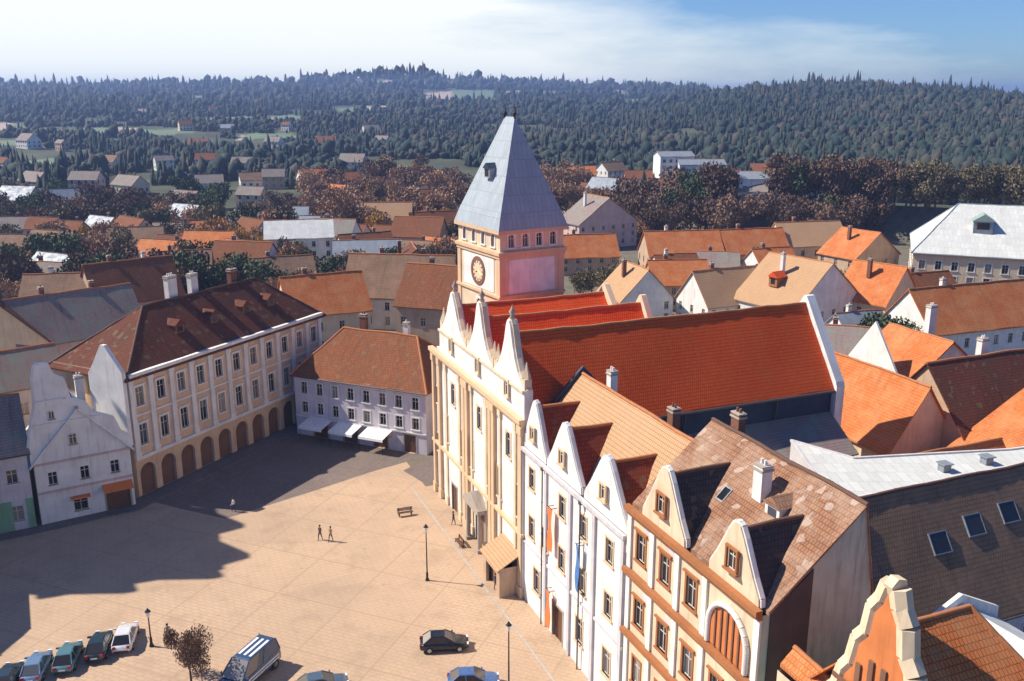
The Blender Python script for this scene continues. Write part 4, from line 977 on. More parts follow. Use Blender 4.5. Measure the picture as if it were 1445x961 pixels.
M['square'] = paving('square_setts', (.52, .36, .23), (.49, .345, .23), (.41, .29, .20), .9, .45, .07)
M['cobble'] = paving('street_cobbles', (.23, .175, .145), (.17, .135, .12), (.09, .07, .06), .35, .3, .1)
M['kerb'] = plain('kerb_stone', (.42, .36, .3), .85); M['yard'] = paving('yard_paving', (.2, .17, .16), (.16, .14, .14), (.08, .08, .08), .5, .5, .2)
def sheet(name, pts, z, mat, th=0):
    s = MB()
    if th: s.prism([(x, y, z - .3) for x, y in pts], (0, 0, .3))
    else: s.poly(*[(x, y, z) for x, y in pts])
    return tag(s.build(name, M[mat]), kind='structure')
sheet('square_paving', [(-85, 25), (45, 25), UVW(30, 22), UVW(30, 112), (-9, 118), (-30, 127), (-55, 112), (-85, 95)], .006, 'square')
sheet('cobbled_street_and_shade', [(-43.6, 101.2), (-39.4, 99.1), G(318, 732), G(430, 697), G(530, 664), G(598, 645), (-11.9, 115.1), (-30.4, 123.3), (-26, 140), (-18, 160), (-24, 160), (-30, 137)], .011, 'cobble')  # street cobbles, spread further to paint the arcade's shadow darker
sheet('street', [UVW(30.5, 101), UVW(60, 108), UVW(110, 116), UVW(110, 124), UVW(58, 116), (-9.5, 117), (-14, 110)], .011, 'cobble')
sheet('courtyard', [UVW(44.2, 22), UVW(90, 22), UVW(90, 44), UVW(47, 44), UVW(44.2, 73)], .008, 'yard')
sheet('pavement', [UVW(28.4, 22), UVW(31.2, 22), UVW(31.2, 101), UVW(28.4, 101)], .13, 'square', 1)
sheet('kerb', [UVW(28.15, 22), UVW(28.39, 22), UVW(28.39, 101.2), UVW(28.15, 101.2)], .12, 'kerb', 1)
sheet('pavement', [(-67.3, 84.2), (-53.2, 92.0), (-43.4, 98.4), (-27.6, 129.6), (-28.6, 133.4), (-44.6, 101.8), (-52.7, 94.3), (-66.5, 86.4)], .13, 'yard', 1)

# ================================================================== trees
LEAF = dict(russet=leafm('russet_leaves', (.20, .11, .06), (.36, .21, .12), (.50, .33, .20)), brown=leafm('brown_leaves', (.085, .052, .036), (.15, .09, .06), (.23, .14, .09)),
    green=leafm('green_leaves', (.025, .05, .022), (.055, .085, .032), (.10, .13, .05)), golden=leafm('golden_leaves', (.24, .12, .02), (.42, .23, .03), (.52, .33, .07)),
    olive=leafm('olive_leaves', (.08, .065, .035), (.15, .12, .06), (.22, .18, .09)), dark=leafm('forest_green', (.008, .018, .012), (.016, .034, .018), (.03, .05, .022)))
def crown_mesh(seed, mat, conifer=False, n=900, ls=1.0):
    g = random.Random(seed); b = MB(); lobes = []
    if not conifer:
        for k in range(8):
            a = g.uniform(0, 6.28); rad = g.uniform(.1, .55)
            lobes.append((math.cos(a) * rad, math.sin(a) * rad, g.uniform(.36, .86), g.uniform(.2, .36)))
    for i in range(n):
        if conifer:
            z = .12 + .88 * g.random() ** 1.4; rad = (1.02 - z) * .42 * math.sqrt(g.random()) * (1 + .25 * math.sin(z * 40)); a = g.uniform(0, 6.28)
            c = (math.cos(a) * rad, math.sin(a) * rad, z); s = .035 + .03 * (1 - z)
        else:
            L = g.choice(lobes); d = Vector((g.gauss(0, 1), g.gauss(0, 1), g.gauss(0, 1))).normalized() * (g.random() ** .45)
            c = (L[0] + d.x * L[3], L[1] + d.y * L[3], L[2] + d.z * L[3] * .8); s = g.uniform(.025, .06) * ls
        t = Vector((g.gauss(0, 1), g.gauss(0, 1), g.gauss(0, .6))).normalized(); w = t.orthogonal().normalized(); w.rotate(Matrix.Rotation(g.uniform(0, 6.28), 3, t))
        C = Vector(c); w2 = t.cross(w)
        b.poly(tuple(C - w * s), tuple(C + w2 * s * .7), tuple(C + w * s * 1.1), tuple(C - w2 * s * .8))
    return b.data('crown', LEAF[mat], uv=False)
def trunk_mesh(seed):
    g = random.Random(seed); b = MB(); b.tube((0, 0, -.03), (.01, .01, .34), .034, .022, 7)
    for k in range(5):
        a = k * 1.26 + g.random(); b.tube((.005, .005, .26 + .03 * k), (math.cos(a) * .34, math.sin(a) * .34, .62 + .07 * g.random()), .014, .004, 5)
    b.tube((.01, .01, .33), (0, 0, .85), .02, .004, 6)
    return b.data('trunk', M['bark'], uv=False)
TRUNKS = [trunk_mesh(i) for i in range(3)]
CROWNS = {}
def tree(x, y, h, w, kind, label, group, name='tree', z=None):
    con = kind == 'dark'
    if kind not in CROWNS: CROWNS[kind] = [crown_mesh(100 + i * 7 + len(kind), kind, con, 1800, .8) for i in range(3)]
    z = float(terrain(x, y)) if z is None else z
    t = thing(name, label, 'tree', (x, y, z), rnd.uniform(0, 6.28), group); t.scale = (w, w, h)
    link('crown', rnd.choice(CROWNS[kind]), t); link('trunk', rnd.choice(TRUNKS), t)
    return t
FPS = []
bpy.context.view_layer.update()
for o in list(bpy.data.objects):
    if o.parent is None and o.get('category') in ('house', 'town house', 'building', 'hall', 'church'):
        cs = [c.matrix_world @ Vector(q) for c in o.children if c.type == 'MESH' for q in c.bound_box]
        if cs:
            FPS.append((min(c.x for c in cs), min(c.y for c in cs), max(c.x for c in cs), max(c.y for c in cs)))
def free(x, y, m):
    return not any(a - m * .2 < x < c + m * .2 and b - m * .2 < y < d + m * .2 for a, b, c, d in FPS)
tr = random.Random(5)

# ---- rows of small far houses up the slopes
WALLS = ['white', 'cream', 'lgrey', 'pink', 'tan', 'white', 'white']; RFS = [('t_rust', 'rust'), ('t_orange', 'orange'), ('t_brown', 'brown'), ('t_dusty', 'dusty'), ('t_rust', 'rust'), ('zinc', 'metal')]
WN = dict(white='white', cream='cream', lgrey='grey', pink='pinkish', tan='tan')
OR = ['leftmost', 'second', 'third', 'fourth', 'fifth', 'sixth', 'seventh', 'eighth', 'ninth', 'tenth', 'eleventh', 'twelfth', 'thirteenth', 'fourteenth', 'fifteenth', 'sixteenth', 'seventeenth', 'eighteenth', 'nineteenth', 'twentieth']
def ground_hit(px, py):
    d = ray(px, py); L = math.hypot(d[0], d[1]); t = 250 / L
    while t * L < 3400:
        if HC + d[2] * t <= float(terrain(d[0] * t, d[1] * t)): break
        t *= 1.008
    return d[0] * t, d[1] * t
def far_house(x, y, W, D, H, rh, rot, wall, roof, label, group):
    z = float(terrain(x, y)); t = thing('house', label, 'house', (x, y, z), rot, group)
    b = MB(); hw, hd = W / 2, D / 2
    for o, dx, L in (((-hw, -hd), (1, 0), W), ((hw, -hd), (0, 1), D), ((hw, hd), (-1, 0), W), ((-hw, hd), (0, -1), D)):
        n = max(2, int(L / 3)); ops = [(L * (i + .5) / n, zz, 1.1, 1.5) for i in range(n) for zz in ([1.1, 3.9] if H > 5 else [1.1])]
        wall_side(b, o, dx, L, -2, H, ops, .15)
        iy = (-dx[1], dx[0])
        for q in ops:
            P = lambda a, c: (o[0] + dx[0] * a + iy[0] * .15, o[1] + dx[1] * a + iy[1] * .15, c)
            b.poly(P(q[0] - .55, q[1]), P(q[0] + .55, q[1]), P(q[0] + .55, q[1] + 1.5), P(q[0] - .55, q[1] + 1.5), mi=1)
    b.poly((hw, -hd, H), (hw, hd, H), (hw, 0, H + rh)); b.poly((-hw, hd, H), (-hw, -hd, H), (-hw, 0, H + rh))
    b.build('wall', [M[wall], M['glass']], t)
    z = H + .15; s = rh / hd
    r = roof_shell(t, [[(-hw - .3, -hd - .4, z - .4 * s), (hw + .3, -hd - .4, z - .4 * s), (hw + .3, 0, z + rh), (-hw - .3, 0, z + rh)], [(hw + .3, hd + .4, z - .4 * s), (-hw - .3, hd + .4, z - .4 * s), (-hw - .3, 0, z + rh), (hw + .3, 0, z + rh)]], roof, [((-hw - .3, 0, z + rh), (hw + .3, 0, z + rh))], rmat='ridgedark')
    chimney(r, W * .2, .8, H + rh * .7, H + rh + 1.2, .7, .6, 'brick', 1)
ROWS = [(432, -10, 400, 14, 'first', 'left'), (405, -10, 640, 18, 'second', 'left'), (378, -10, 640, 18, 'third', 'left'), (350, -10, 640, 18, 'fourth', 'left'), (325, -10, 640, 17, 'fifth', 'left'), (298, -10, 640, 13, 'sixth', 'left'), (268, -10, 640, 12, 'seventh', 'left'), (240, -10, 600, 9, 'eighth', 'left'), (212, -10, 600, 8, 'tenth', 'left'), (188, -10, 560, 8, 'tenth', 'left'), (160, 150, 690, 6, 'eleventh', 'left'),
        (340, 800, 900, 3, 'first', 'right'), (300, 800, 920, 4, 'second', 'right'), (282, 800, 1150, 9, 'third', 'right'), (262, 810, 1120, 8, 'fourth', 'right')]
for (py, x0, x1, n, nm, side) in ROWS:
    k = 0
    for i in range(n):
        px = x0 + (x1 - x0) * (i + .5 + tr.uniform(-.35, .35)) / n; yy = py + tr.uniform(-7, 7) * (1 if py > 250 else .6)
        x, y = ground_hit(px, yy); W = tr.uniform(8.5, 14.5) * (1.3 if py < 310 else 1)
        if not free(x, y, 16): continue
        wl = tr.choice(WALLS); rf, rn = tr.choice(RFS)
        if side == 'left' and (px < 400 or py < 250) and py < 340:
            if tr.random() < .4: continue
            rf, rn = tr.choice([('t_dusty', 'dusty'), ('t_brown', 'brown'), ('zinc', 'metal'), ('t_dusty', 'dusty'), ('t_rust', 'rust')]); W *= .85
        if side == 'right' and py < 290: wl = tr.choice(['white', 'white', 'pink'])
        D = W * tr.uniform(.55, .8); H = tr.choice([4.2, 5.8, 6.2])
        where = f'{OR[k]} from left' if k else 'leftmost'
        hill = 'row behind the square' if side == 'left' else 'row right of the steeple'
        far_house(x, y, W, D, H, D * .42, tr.uniform(-.7, .7), wl, rf, f'{WN[wl]} house with {rn} roof, {where} in the {nm} {hill}', 'small houses in rows up the slopes')
        FPS.append((x - W / 2, y - W / 2, x + W / 2, y + W / 2)); k += 1
# tall pale flats on the slope at the right of the steeple
for i, (px, py, W, H) in enumerate([(955, 268, 17, 16), (990, 270, 22, 13), (1095, 284, 26, 8)]):
    x, y = ground_hit(px, py)
    house('apartment_block', ['narrower tall pale flats beneath the wooded hill', 'wider pale flats beside the narrow tall block beneath the wooded hill', 'long low pale block at the foot of the dark wooded hill'][i], 'apartment block', (x - W / 2, y), R(8 - 8 * i), W, 12, H, 2.0, ['white', 'lav', 'white'][i], 'zinc', 'x', (0, 0), [('F', even(5, W, 2), 1.2 + 3 * j, 1.5, 1.5, 'bare') for j in range(int(H / 3))], gut=False, z0=float(terrain(x, y)) - .5)
    FPS.append((x - W / 2, y, x + W / 2, y + 12))

SPECS = []
def belt(n, box, kind, h, label, group, name='tree'):
    x0, y0, x1, y1 = box; k = 0; tries = 0
    while k < n and tries < n * 12:
        tries += 1
        px, py = tr.uniform(x0, x1), tr.uniform(y0, y1); x, y = ground_hit(px, py) if py < 350 else G(px, py)
        if not free(x, y, 4): continue
        hh = tr.uniform(*h); SPECS.append((x, y, hh, hh * tr.uniform(.62, .9), kind, label, group, name)); k += 1
belt(70, (860, 300, 1260, 346), 'brown', (11, 16), 'dark brown tree in the dense belt behind the orange roofs on the right', 'dark brown tree belt behind the orange roofs')
belt(12, (920, 306, 1230, 340), 'green', (10, 15), 'dark green tree in the dense belt behind the orange roofs on the right', 'dark green trees of the belt behind the orange roofs')
belt(62, (430, 262, 660, 340), 'russet', (9, 15), 'russet autumn tree in the wood left of the steeple', 'russet wood left of the steeple')
belt(9, (430, 262, 660, 345), 'golden', (8, 12), 'golden tree in the russet wood left of the steeple', 'golden trees of the russet wood')
belt(12, (380, 330, 660, 440), 'olive', (7, 11), 'olive tree between the houses left of the steeple', 'olive trees left of the steeple')
belt(14, (440, 255, 655, 330), 'brown', (10, 15), 'dark brown tree in the russet wood left of the steeple', 'dark trees of the russet wood')
belt(10, (770, 265, 830, 320), 'russet', (12, 16), 'russet tree just right of the spire', 'russet trees right of the spire')
belt(24, (0, 395, 360, 440), 'brown', (8, 13), 'dark brown tree among the houses behind the left of the square', 'dark brown trees on the left')
belt(16, (0, 390, 460, 440), 'green', (8, 13), 'dark green tree among the houses behind the left of the square', 'dark green trees on the left')
belt(8, (0, 345, 420, 430), 'golden', (7, 10), 'golden tree among the houses at the far left', 'golden trees at the far left')
belt(26, (0, 330, 440, 400), 'russet', (8, 12), 'russet tree among the scattered houses on the left', 'russet trees on the left')
belt(22, (0, 330, 440, 390), 'olive', (8, 12), 'olive tree among the farther houses on the left', 'olive trees on the left')
belt(26, (0, 300, 420, 345), 'brown', (9, 13), 'dark tree among the scattered houses at the foot of the left hills', 'dark trees at the foot of the left hills')
belt(20, (0, 290, 420, 345), 'green', (9, 13), 'dark green tree among the scattered houses at the foot of the left hills', 'green trees at the foot of the left hills')
belt(16, (385, 375, 640, 470), 'russet', (7, 11), 'russet tree between the houses behind the grey block', 'russet trees behind the grey block')
belt(9, (385, 375, 640, 470), 'green', (7, 10), 'green tree between the houses behind the grey block', 'green trees behind the grey block')
belt(14, (0, 440, 240, 540), 'russet', (6, 9), 'russet tree in the yards left of the maroon roof', 'russet yard trees left of the maroon roof')
belt(3, (285, 350, 345, 385), 'golden', (9, 12), 'golden yellow tree among the left houses', 'golden trees among the left houses')
belt(2, (1110, 395, 1140, 415), 'golden', (6, 8), 'small golden tree between the orange roofs', 'golden trees among the orange roofs')
belt(12, (1225, 488, 1315, 528), 'green', (6, 9.5), 'dark green tree in the yards behind the maroon roof on the right', 'dark yard trees on the right')
belt(10, (820, 380, 1280, 440), 'olive', (6, 9), 'olive tree between the orange roofs', 'olive trees between orange roofs')
belt(8, (470, 400, 640, 470), 'brown', (7, 11), 'brown tree by the very dark brown roof', 'brown trees by the dark brown roof')
belt(22, (800, 300, 910, 350), 'russet', (8, 12), 'russet tree around the pinkish gabled house right of the spire', 'russet trees by the pinkish house')
belt(22, (1230, 300, 1460, 336), 'olive', (10, 14), 'olive tree at the foot of the hill behind the white-roofed hall', 'olive trees behind the hall')
SPECS.sort(key=lambda q: -q[2] * q[3] / (q[0] ** 2 + q[1] ** 2))
for q in SPECS[:280]: tree(*q)
def distant_trees(specs):
    vs, mi, off = [], [], 0; kinds = list(LEAF)
    for (x, y, h, w, kind, *_) in specs:
        if kind not in CROWNS: CROWNS[kind] = [crown_mesh(100 + i * 7 + len(kind), kind, False, 1800, .8) for i in range(3)]
        me = rnd.choice(CROWNS[kind]); c = np.empty(len(me.vertices) * 3, np.float32); me.vertices.foreach_get('co', c); c = c.reshape(-1, 3)
        a = rnd.uniform(0, 6.28); ca_, sa_ = math.cos(a), math.sin(a)
        vs.append(np.stack([(c[:, 0] * ca_ - c[:, 1] * sa_) * w + x, (c[:, 0] * sa_ + c[:, 1] * ca_) * w + y, c[:, 2] * h + float(terrain(x, y))], 1)); mi.append(np.full(len(c) // 4, kinds.index(kind), np.int32))
    v = np.concatenate(vs).astype(np.float32); n = len(v) // 4
    me = bpy.data.meshes.new('distant_trees'); me.vertices.add(len(v)); me.vertices.foreach_set('co', v.ravel()); me.loops.add(n * 4); me.loops.foreach_set('vertex_index', np.arange(n * 4, dtype=np.int32)); me.polygons.add(n); me.polygons.foreach_set('loop_start', np.arange(0, n * 4, 4, dtype=np.int32))
    for k in kinds: me.materials.append(LEAF[k])
    me.polygons.foreach_set('material_index', np.concatenate(mi)); me.update(calc_edges=True)
    tag(link('distant_trees', me), kind='stuff')
distant_trees(SPECS[280:])
for (u, v) in ((48, 71), (51, 69), (54, 71.5), (46.5, 66), (50, 65), (57, 69.8)):
    x, y = UVW(u, v); tree(x, y, tr.uniform(4, 6.5), tr.uniform(4, 5.5), 'green', 'green garden tree in the yard below the church wall', 'garden trees below the church wall')
CROWNS['street'] = [crown_mesh(777, 'brown', False, 6500, .45)]
x, y = G(270, 962); tree(x, y, 5.2, 3.0, 'street', 'small brown-leaved street tree beside the parked blue van', None, 'street_tree', 0)

# ---- forest on the hills
def forest():
    g = np.random.default_rng(3)
    t = (1 + 5 ** .5) / 2
    iv = np.array([(-1, t, 0), (1, t, 0), (-1, -t, 0), (1, -t, 0), (0, -1, t), (0, 1, t), (0, -1, -t), (0, 1, -t), (t, 0, -1), (t, 0, 1), (-t, 0, -1), (-t, 0, 1)], float); iv /= np.linalg.norm(iv[0])
    fi = np.array([(0, 11, 5), (0, 5, 1), (0, 1, 7), (0, 7, 10), (0, 10, 11), (1, 5, 9), (5, 11, 4), (11, 10, 2), (10, 7, 6), (7, 1, 8), (3, 9, 4), (3, 4, 2), (3, 2, 6), (3, 6, 8), (3, 8, 9), (4, 9, 5), (2, 4, 11), (6, 2, 10), (8, 6, 7), (9, 8, 1)])
    vs, fs, off = [], [], 0
    def put(px, r, dens):
        nonlocal off
        a = np.arctan((px - 722.5) / 1346); x, y = r * np.sin(a), r * np.cos(a); z = terrain(x, y)
        qx, qy = project(x, y, z); keep = np.ones(len(x), bool)
        for (x0, y0, x1, y1) in FIELDS: keep &= ~((qx > x0 - 3) & (qx < x1 + 3) & (qy > y0 - 1) & (qy < y1 + 3))
        for (fa, fb, fc, fd) in FPS: keep &= ~((x > fa - 4) & (x < fc + 4) & (y > fb - 14) & (y < fd + 3))
        ns = np.sin(x * .013 + 2) * np.sin(y * .010 + .5) + .6 * np.sin(x * .031 + y * .023) + .4 * np.sin(x * .07 - y * .05)
        keep &= ns > dens
        x, y, z, r = x[keep], y[keep], z[keep], r[keep]; n = len(x)
        s = np.maximum(1.7, r * .0018) * np.clip(np.exp(g.normal(0, .38, n)), .45, 2.3); hh = s * g.uniform(.8, 2.3, n)
        V_ = iv[None] * np.stack([s, s, hh], 1)[:, None] * g.uniform(.62, 1.25, (n, 12, 1)); V_ += np.stack([x, y, z + hh * .75], 1)[:, None]
        con = g.random(n) < np.where(np.sin(x * .006 + 1) * np.sin(y * .008) > 0, .65, .25)
        tz = (iv[:, 2] + 1) / 2
        taper = np.where(con[:, None], 1.25 - 1.05 * tz[None], 1.0)
        ctr = np.stack([x, y, z + hh * .75], 1)[:, None]; V_ = (V_ - ctr); V_[:, :, :2] *= (taper * np.where(con, .72, 1.1)[:, None])[:, :, None]; V_[:, :, 2] *= np.where(con, 1.35, .85)[:, None]; V_ += ctr
        vs.append(V_.reshape(-1, 3)); fs.append((fi[None] + (np.arange(n) * 12)[:, None, None] + off).reshape(-1, 3)); off += n * 12
    n = 60000; px = g.uniform(880, 1560, n); r = np.exp(g.uniform(math.log(440), math.log(1500), n)); put(px, r, np.where(px > 1000, -2, -.3))
    n = 85000; px = g.uniform(-120, 1000, n); r = np.exp(g.uniform(math.log(430), math.log(3250), n)); put(px, r, np.where(r < 650, .1, -.45))
    v = np.concatenate(vs).astype(np.float32); f = np.concatenate(fs).astype(np.int32)
    me = bpy.data.meshes.new('forest'); me.vertices.add(len(v)); me.vertices.foreach_set('co', v.ravel())
    me.loops.add(f.size); me.loops.foreach_set('vertex_index', f.ravel()); me.polygons.add(len(f)); me.polygons.foreach_set('loop_start', np.arange(0, f.size, 3, dtype=np.int32)); me.update(calc_edges=True)
    m, nt, b = new_mat('forest_foliage')
    ge = N(nt, 'ShaderNodeNewGeometry'); tc = N(nt, 'ShaderNodeTexCoord'); n1 = noise(nt, tc.outputs['Object'], .008, 7, .72); n2 = noise(nt, tc.outputs['Object'], .8, 4, .7)
    a1 = N(nt, 'ShaderNodeMath', operation='MULTIPLY_ADD'); nt.links.new(ge.outputs['Random Per Island'], a1.inputs[0]); a1.inputs[1].default_value = .38; nt.links.new(n1.outputs[0], a1.inputs[2])
    a2 = N(nt, 'ShaderNodeMath', operation='MULTIPLY_ADD'); nt.links.new(n2.outputs[0], a2.inputs[0]); a2.inputs[1].default_value = .3; nt.links.new(a1.outputs[0], a2.inputs[2])
    rp = ramp(nt, a2.outputs[0], [(.52, (.004, .020, .016)), (.72, (.010, .030, .024)), (.86, (.024, .044, .034)), (.94, (.04, .046, .034)), (1.0, (.06, .055, .04))])
    nt.links.new(rp.outputs[0], b.inputs['Base Color']); b.inputs['Roughness'].default_value = .9
    me.materials.append(m); tag(link('forest', me), kind='stuff')
forest()

# ================================================================== cars
PAINT = {}
def paint(n, c, r=.25):
    m, nt, b = new_mat(n); b.inputs['Base Color'].default_value = (*c, 1); b.inputs['Roughness'].default_value = r; b.inputs['Metallic'].default_value = .25
    b.inputs['Coat Weight'].default_value = .6; b.inputs['Coat Roughness'].default_value = .05
    tc = N(nt, 'ShaderNodeTexCoord'); n1 = noise(nt, tc.outputs['Object'], 2.5, 4); rr = ramp(nt, n1.outputs[0], [(.3, (r * .8,) * 3), (.7, (r * 1.5,) * 3)]); nt.links.new(rr.outputs[0], b.inputs['Roughness'])
    return m
M['tyre'] = plain('tyre_rubber', (.02, .02, .02), .9); M['rim'] = plain('wheel_rim', (.45, .45, .47), .35, .8); M['lamp'] = plain('lamp_glass', (.75, .77, .8), .1); M['tail'] = plain('tail_lamp', (.4, .02, .02), .2); M['trim'] = plain('black_trim', (.02, .02, .022), .5); M['plate'] = plain('number_plate', (.75, .75, .72), .5)
def car(px, py, yaw, c, label, van=False, group=None, pname='car_paint', sc=1.0):
    x, y = G(px, py); t = thing('parked_van' if van else 'parked_car', label, 'van' if van else 'car', (x, y, .012), R(yaw), group)
    pm = paint(pname, c); t.scale = (sc, sc, sc)
    L, hw, h = (4.9, .95, 1.98) if van else (4.25, .87, 1.46)
    zb = 1.08 if van else .88
    st = [(-L / 2, .80, .38, .62), (-L / 2 + .12, .95, .27, zb - .05), (-L / 2 + .9, 1, .2, zb + .02), (0, 1, .2, zb), (L / 2 - 1.25, 1, .2, zb - .02), (L / 2 - .45, .97, .22, zb - .14), (L / 2 - .1, .90, .27, zb - .25), (L / 2, .74, .36, .56)]
    b = MB(); k = 10; vs = []
    for (sx_, w, zl, zt) in st:
        w *= hw; zm = zl + (zt - zl) * .55
        vs += [(sx_, -w * .86, zl), (sx_, -w * .98, zl + .12), (sx_, -w, zm), (sx_, -w * .95, zt - .04), (sx_, -w * .80, zt), (sx_, w * .80, zt), (sx_, w * .95, zt - .04), (sx_, w, zm), (sx_, w * .98, zl + .12), (sx_, w * .86, zl)]
    fs = [(i * k + j, i * k + (j + 1) % k, (i + 1) * k + (j + 1) % k, (i + 1) * k + j) for i in range(len(st) - 1) for j in range(k)]
    b.add(vs, [f[::-1] for f in fs], 0, True); b.add(vs, [tuple(range(k)), tuple(range(len(vs) - 1, len(vs) - 1 - k, -1))], 0)
    # cabin
    x0, x1, r0, r1 = (-L / 2 + .12, L / 2 - .75, -L / 2 + .3, L / 2 - 1.75) if van else (-L / 2 + .28, L / 2 - 1.15, -L / 2 + .95, L / 2 - 2.05)
    bw, rw = hw * .88, hw * .70; zt = h
    B4 = [(x0, -bw, zb), (x1, -bw, zb - .02), (x1, bw, zb - .02), (x0, bw, zb)]; T4 = [(r0, -rw, zt - .05), (r1, -rw, zt - .05), (r1, rw, zt - .05), (r0, rw, zt - .05)]
    b.poly(*T4); b.poly(*[(p[0] * .9 + (r0 + r1) * .05, p[1] * .86, zt) for p in T4])
    Tt = [(p[0] * .9 + (r0 + r1) * .05, p[1] * .86, zt) for p in T4]
    for i in range(4): b.poly(T4[i], T4[(i + 1) % 4], Tt[(i + 1) % 4], Tt[i])
    for i in range(4): b.tube(B4[i], T4[i], .06, .05, 6)
    mid = lambda p, q, f: tuple(p[n] * (1 - f) + q[n] * f for n in range(3))
    for (i, j) in ((0, 1), (3, 2)): b.tube(mid(B4[i], B4[j], .46), mid(T4[i], T4[j], .42), .045, n=6)
    b.build('body', pm, t)
    for nm, (i, j) in (('side_window', (0, 1)), ('windscreen', (1, 2)), ('side_window', (2, 3)), ('rear_window', (3, 0))):
        w = MB()
        if van and nm == 'side_window':
            f = .62; a, bb, cc, dd = (mid(B4[i], B4[j], f), B4[j], T4[j], mid(T4[i], T4[j], f)) if i == 0 else (B4[i], mid(B4[i], B4[j], 1 - f), mid(T4[i], T4[j], 1 - f), T4[i])
            w.poly(a, bb, cc, dd)
        else: w.poly(B4[i], B4[j], T4[j], T4[i])
        w.build(nm, M['glass'], t)
    if van:
        w = MB(); f = .62
        for (i, j, e) in ((0, 1, -.004), (3, 2, .004)):
            q = [B4[i], mid(B4[i], B4[j], f), mid(T4[i], T4[j], f), T4[i]]; w.poly(*[(p[0], p[1] + e, p[2]) for p in q])
        w.build('side_panel', pm, t)
    for sx_ in (-L / 2 + .82, L / 2 - .82):
        for sy in (-1, 1):
            w = MB(); y0 = sy * (hw - .2); y1 = sy * (hw + .015)
            w.tube((0, y0, 0), (0, y1, 0), .315, n=20); wo = w.build('wheel', M['tyre'], t, (sx_, 0, .315))
            w = MB(); w.tube((0, y1 - sy * .02, 0), (0, y1 + sy * .012, 0), .2, .18, 14); w.build('rim', M['rim'], wo)
    for sy in (-1, 1):
        w = MB(); w.box(L / 2 - .16, sy * hw * .62 - .17, .58, L / 2 - .02, sy * hw * .62 + .17, .72); w.build('headlight', M['lamp'], t)
        w = MB(); w.box(-L / 2 - .01, sy * hw * .68 - .12, .62, -L / 2 + .12, sy * hw * .68 + .12, .86); w.build('tail_light', M['tail'], t)
        w = MB(); w.box(x1 - .32, sy * hw * 1.0 - .06, zb + .02, x1 - .18, sy * hw * 1.0 + sy * .14 + .06, zb + .16); w.build('wing_mirror', pm, t)
    w = MB(); w.box(L / 2 - .06, -hw * .6, .3, L / 2 + .012, hw * .6, .44); w.box(-L / 2 - .012, -hw * .68, .34, -L / 2 + .06, hw * .68, .46); w.build('bumper', M['trim'], t)
    w = MB(); w.box(L / 2 + .014, -.26, .33, L / 2 + .022, .26, .43); w.box(-L / 2 - .022, -.26, .5, -L / 2 - .0, .26, .61); w.build('number_plate', M['plate'], t)
    return t
car(627, 914, 6, (.012, .012, .015), 'black car standing alone nearest the white town house')
car(668, 968, 4, (.05, .13, .34), 'blue car cut by the bottom edge nearest the town houses')
car(455, 974, 18, (.10, .14, .18), 'blue-grey car at the bottom edge left of the blue car')
vn = car(352, 958, -112, (.05, .09, .16), 'large dark blue van with painted white reflections beside the small street tree', True, sc=1.25)
b = MB()
for s in (-1, 1):
    for z in (.62, .84): b.box(-2.0, s * .965 - .008, z, 1.5, s * .965 + .008, z + .12)
for y in (-.42, .0, .42): b.box(-1.7, y - .09, 1.985, .3, y + .09, 1.994)
b.build('reflection_stripes', plain('white_reflection', (.78, .8, .82), .3), vn)  # white bands painted in place of windscreen and bonnet reflections
pk = 'cars parked side by side at the lower left'
car(12, 965, 102, (.03, .05, .06), 'dark car leftmost of the parked row at the lower left', group=pk)
car(53, 948, 102, (.16, .26, .38), 'light blue car second from left in the parked row', group=pk)
car(97, 934, 102, (.10, .22, .24), 'teal car in the middle of the parked row', group=pk)
car(141, 918, 102, (.02, .04, .045), 'dark green car between the teal and white parked cars', group=pk)
car(178, 906, 102, (.78, .78, .76), 'white car rightmost of the parked row at the lower left', group=pk)

# ================================================================== lamps, people, bench
def lamp(px, py, h, label, z=.006):
    x, y = G(px, py); t = thing('street_lamp', label, 'street lamp', (x, y, z), 0, 'street lamps on the square')
    b = MB(); b.lathe([(.2, 0), (.2, .12), (.12, .3), (.12, .8), (.07, .95), (.05, h - .8), (.09, h - .72)], 10); b.build('pole', M['iron'], t)
    b = MB(); b.lathe([(.1, h - .72), (.24, h - .2), (.22, h - .18)], 6, sm=False); b.build('lantern', M['lamp'], t)
    b = MB(); b.lathe([(.28, h - .18), (.12, h), (.03, h + .16)], 6, sm=False); b.build('cap', M['iron'], t)
lamp(603, 819, 6.0, 'tall street lamp standing alone in the sunlit middle of the square')
lamp(718, 978, 6.4, 'street lamp rising from the bottom edge by the white town house')
lamp(214, 912, 3.6, 'short lamp post right of the white parked car')

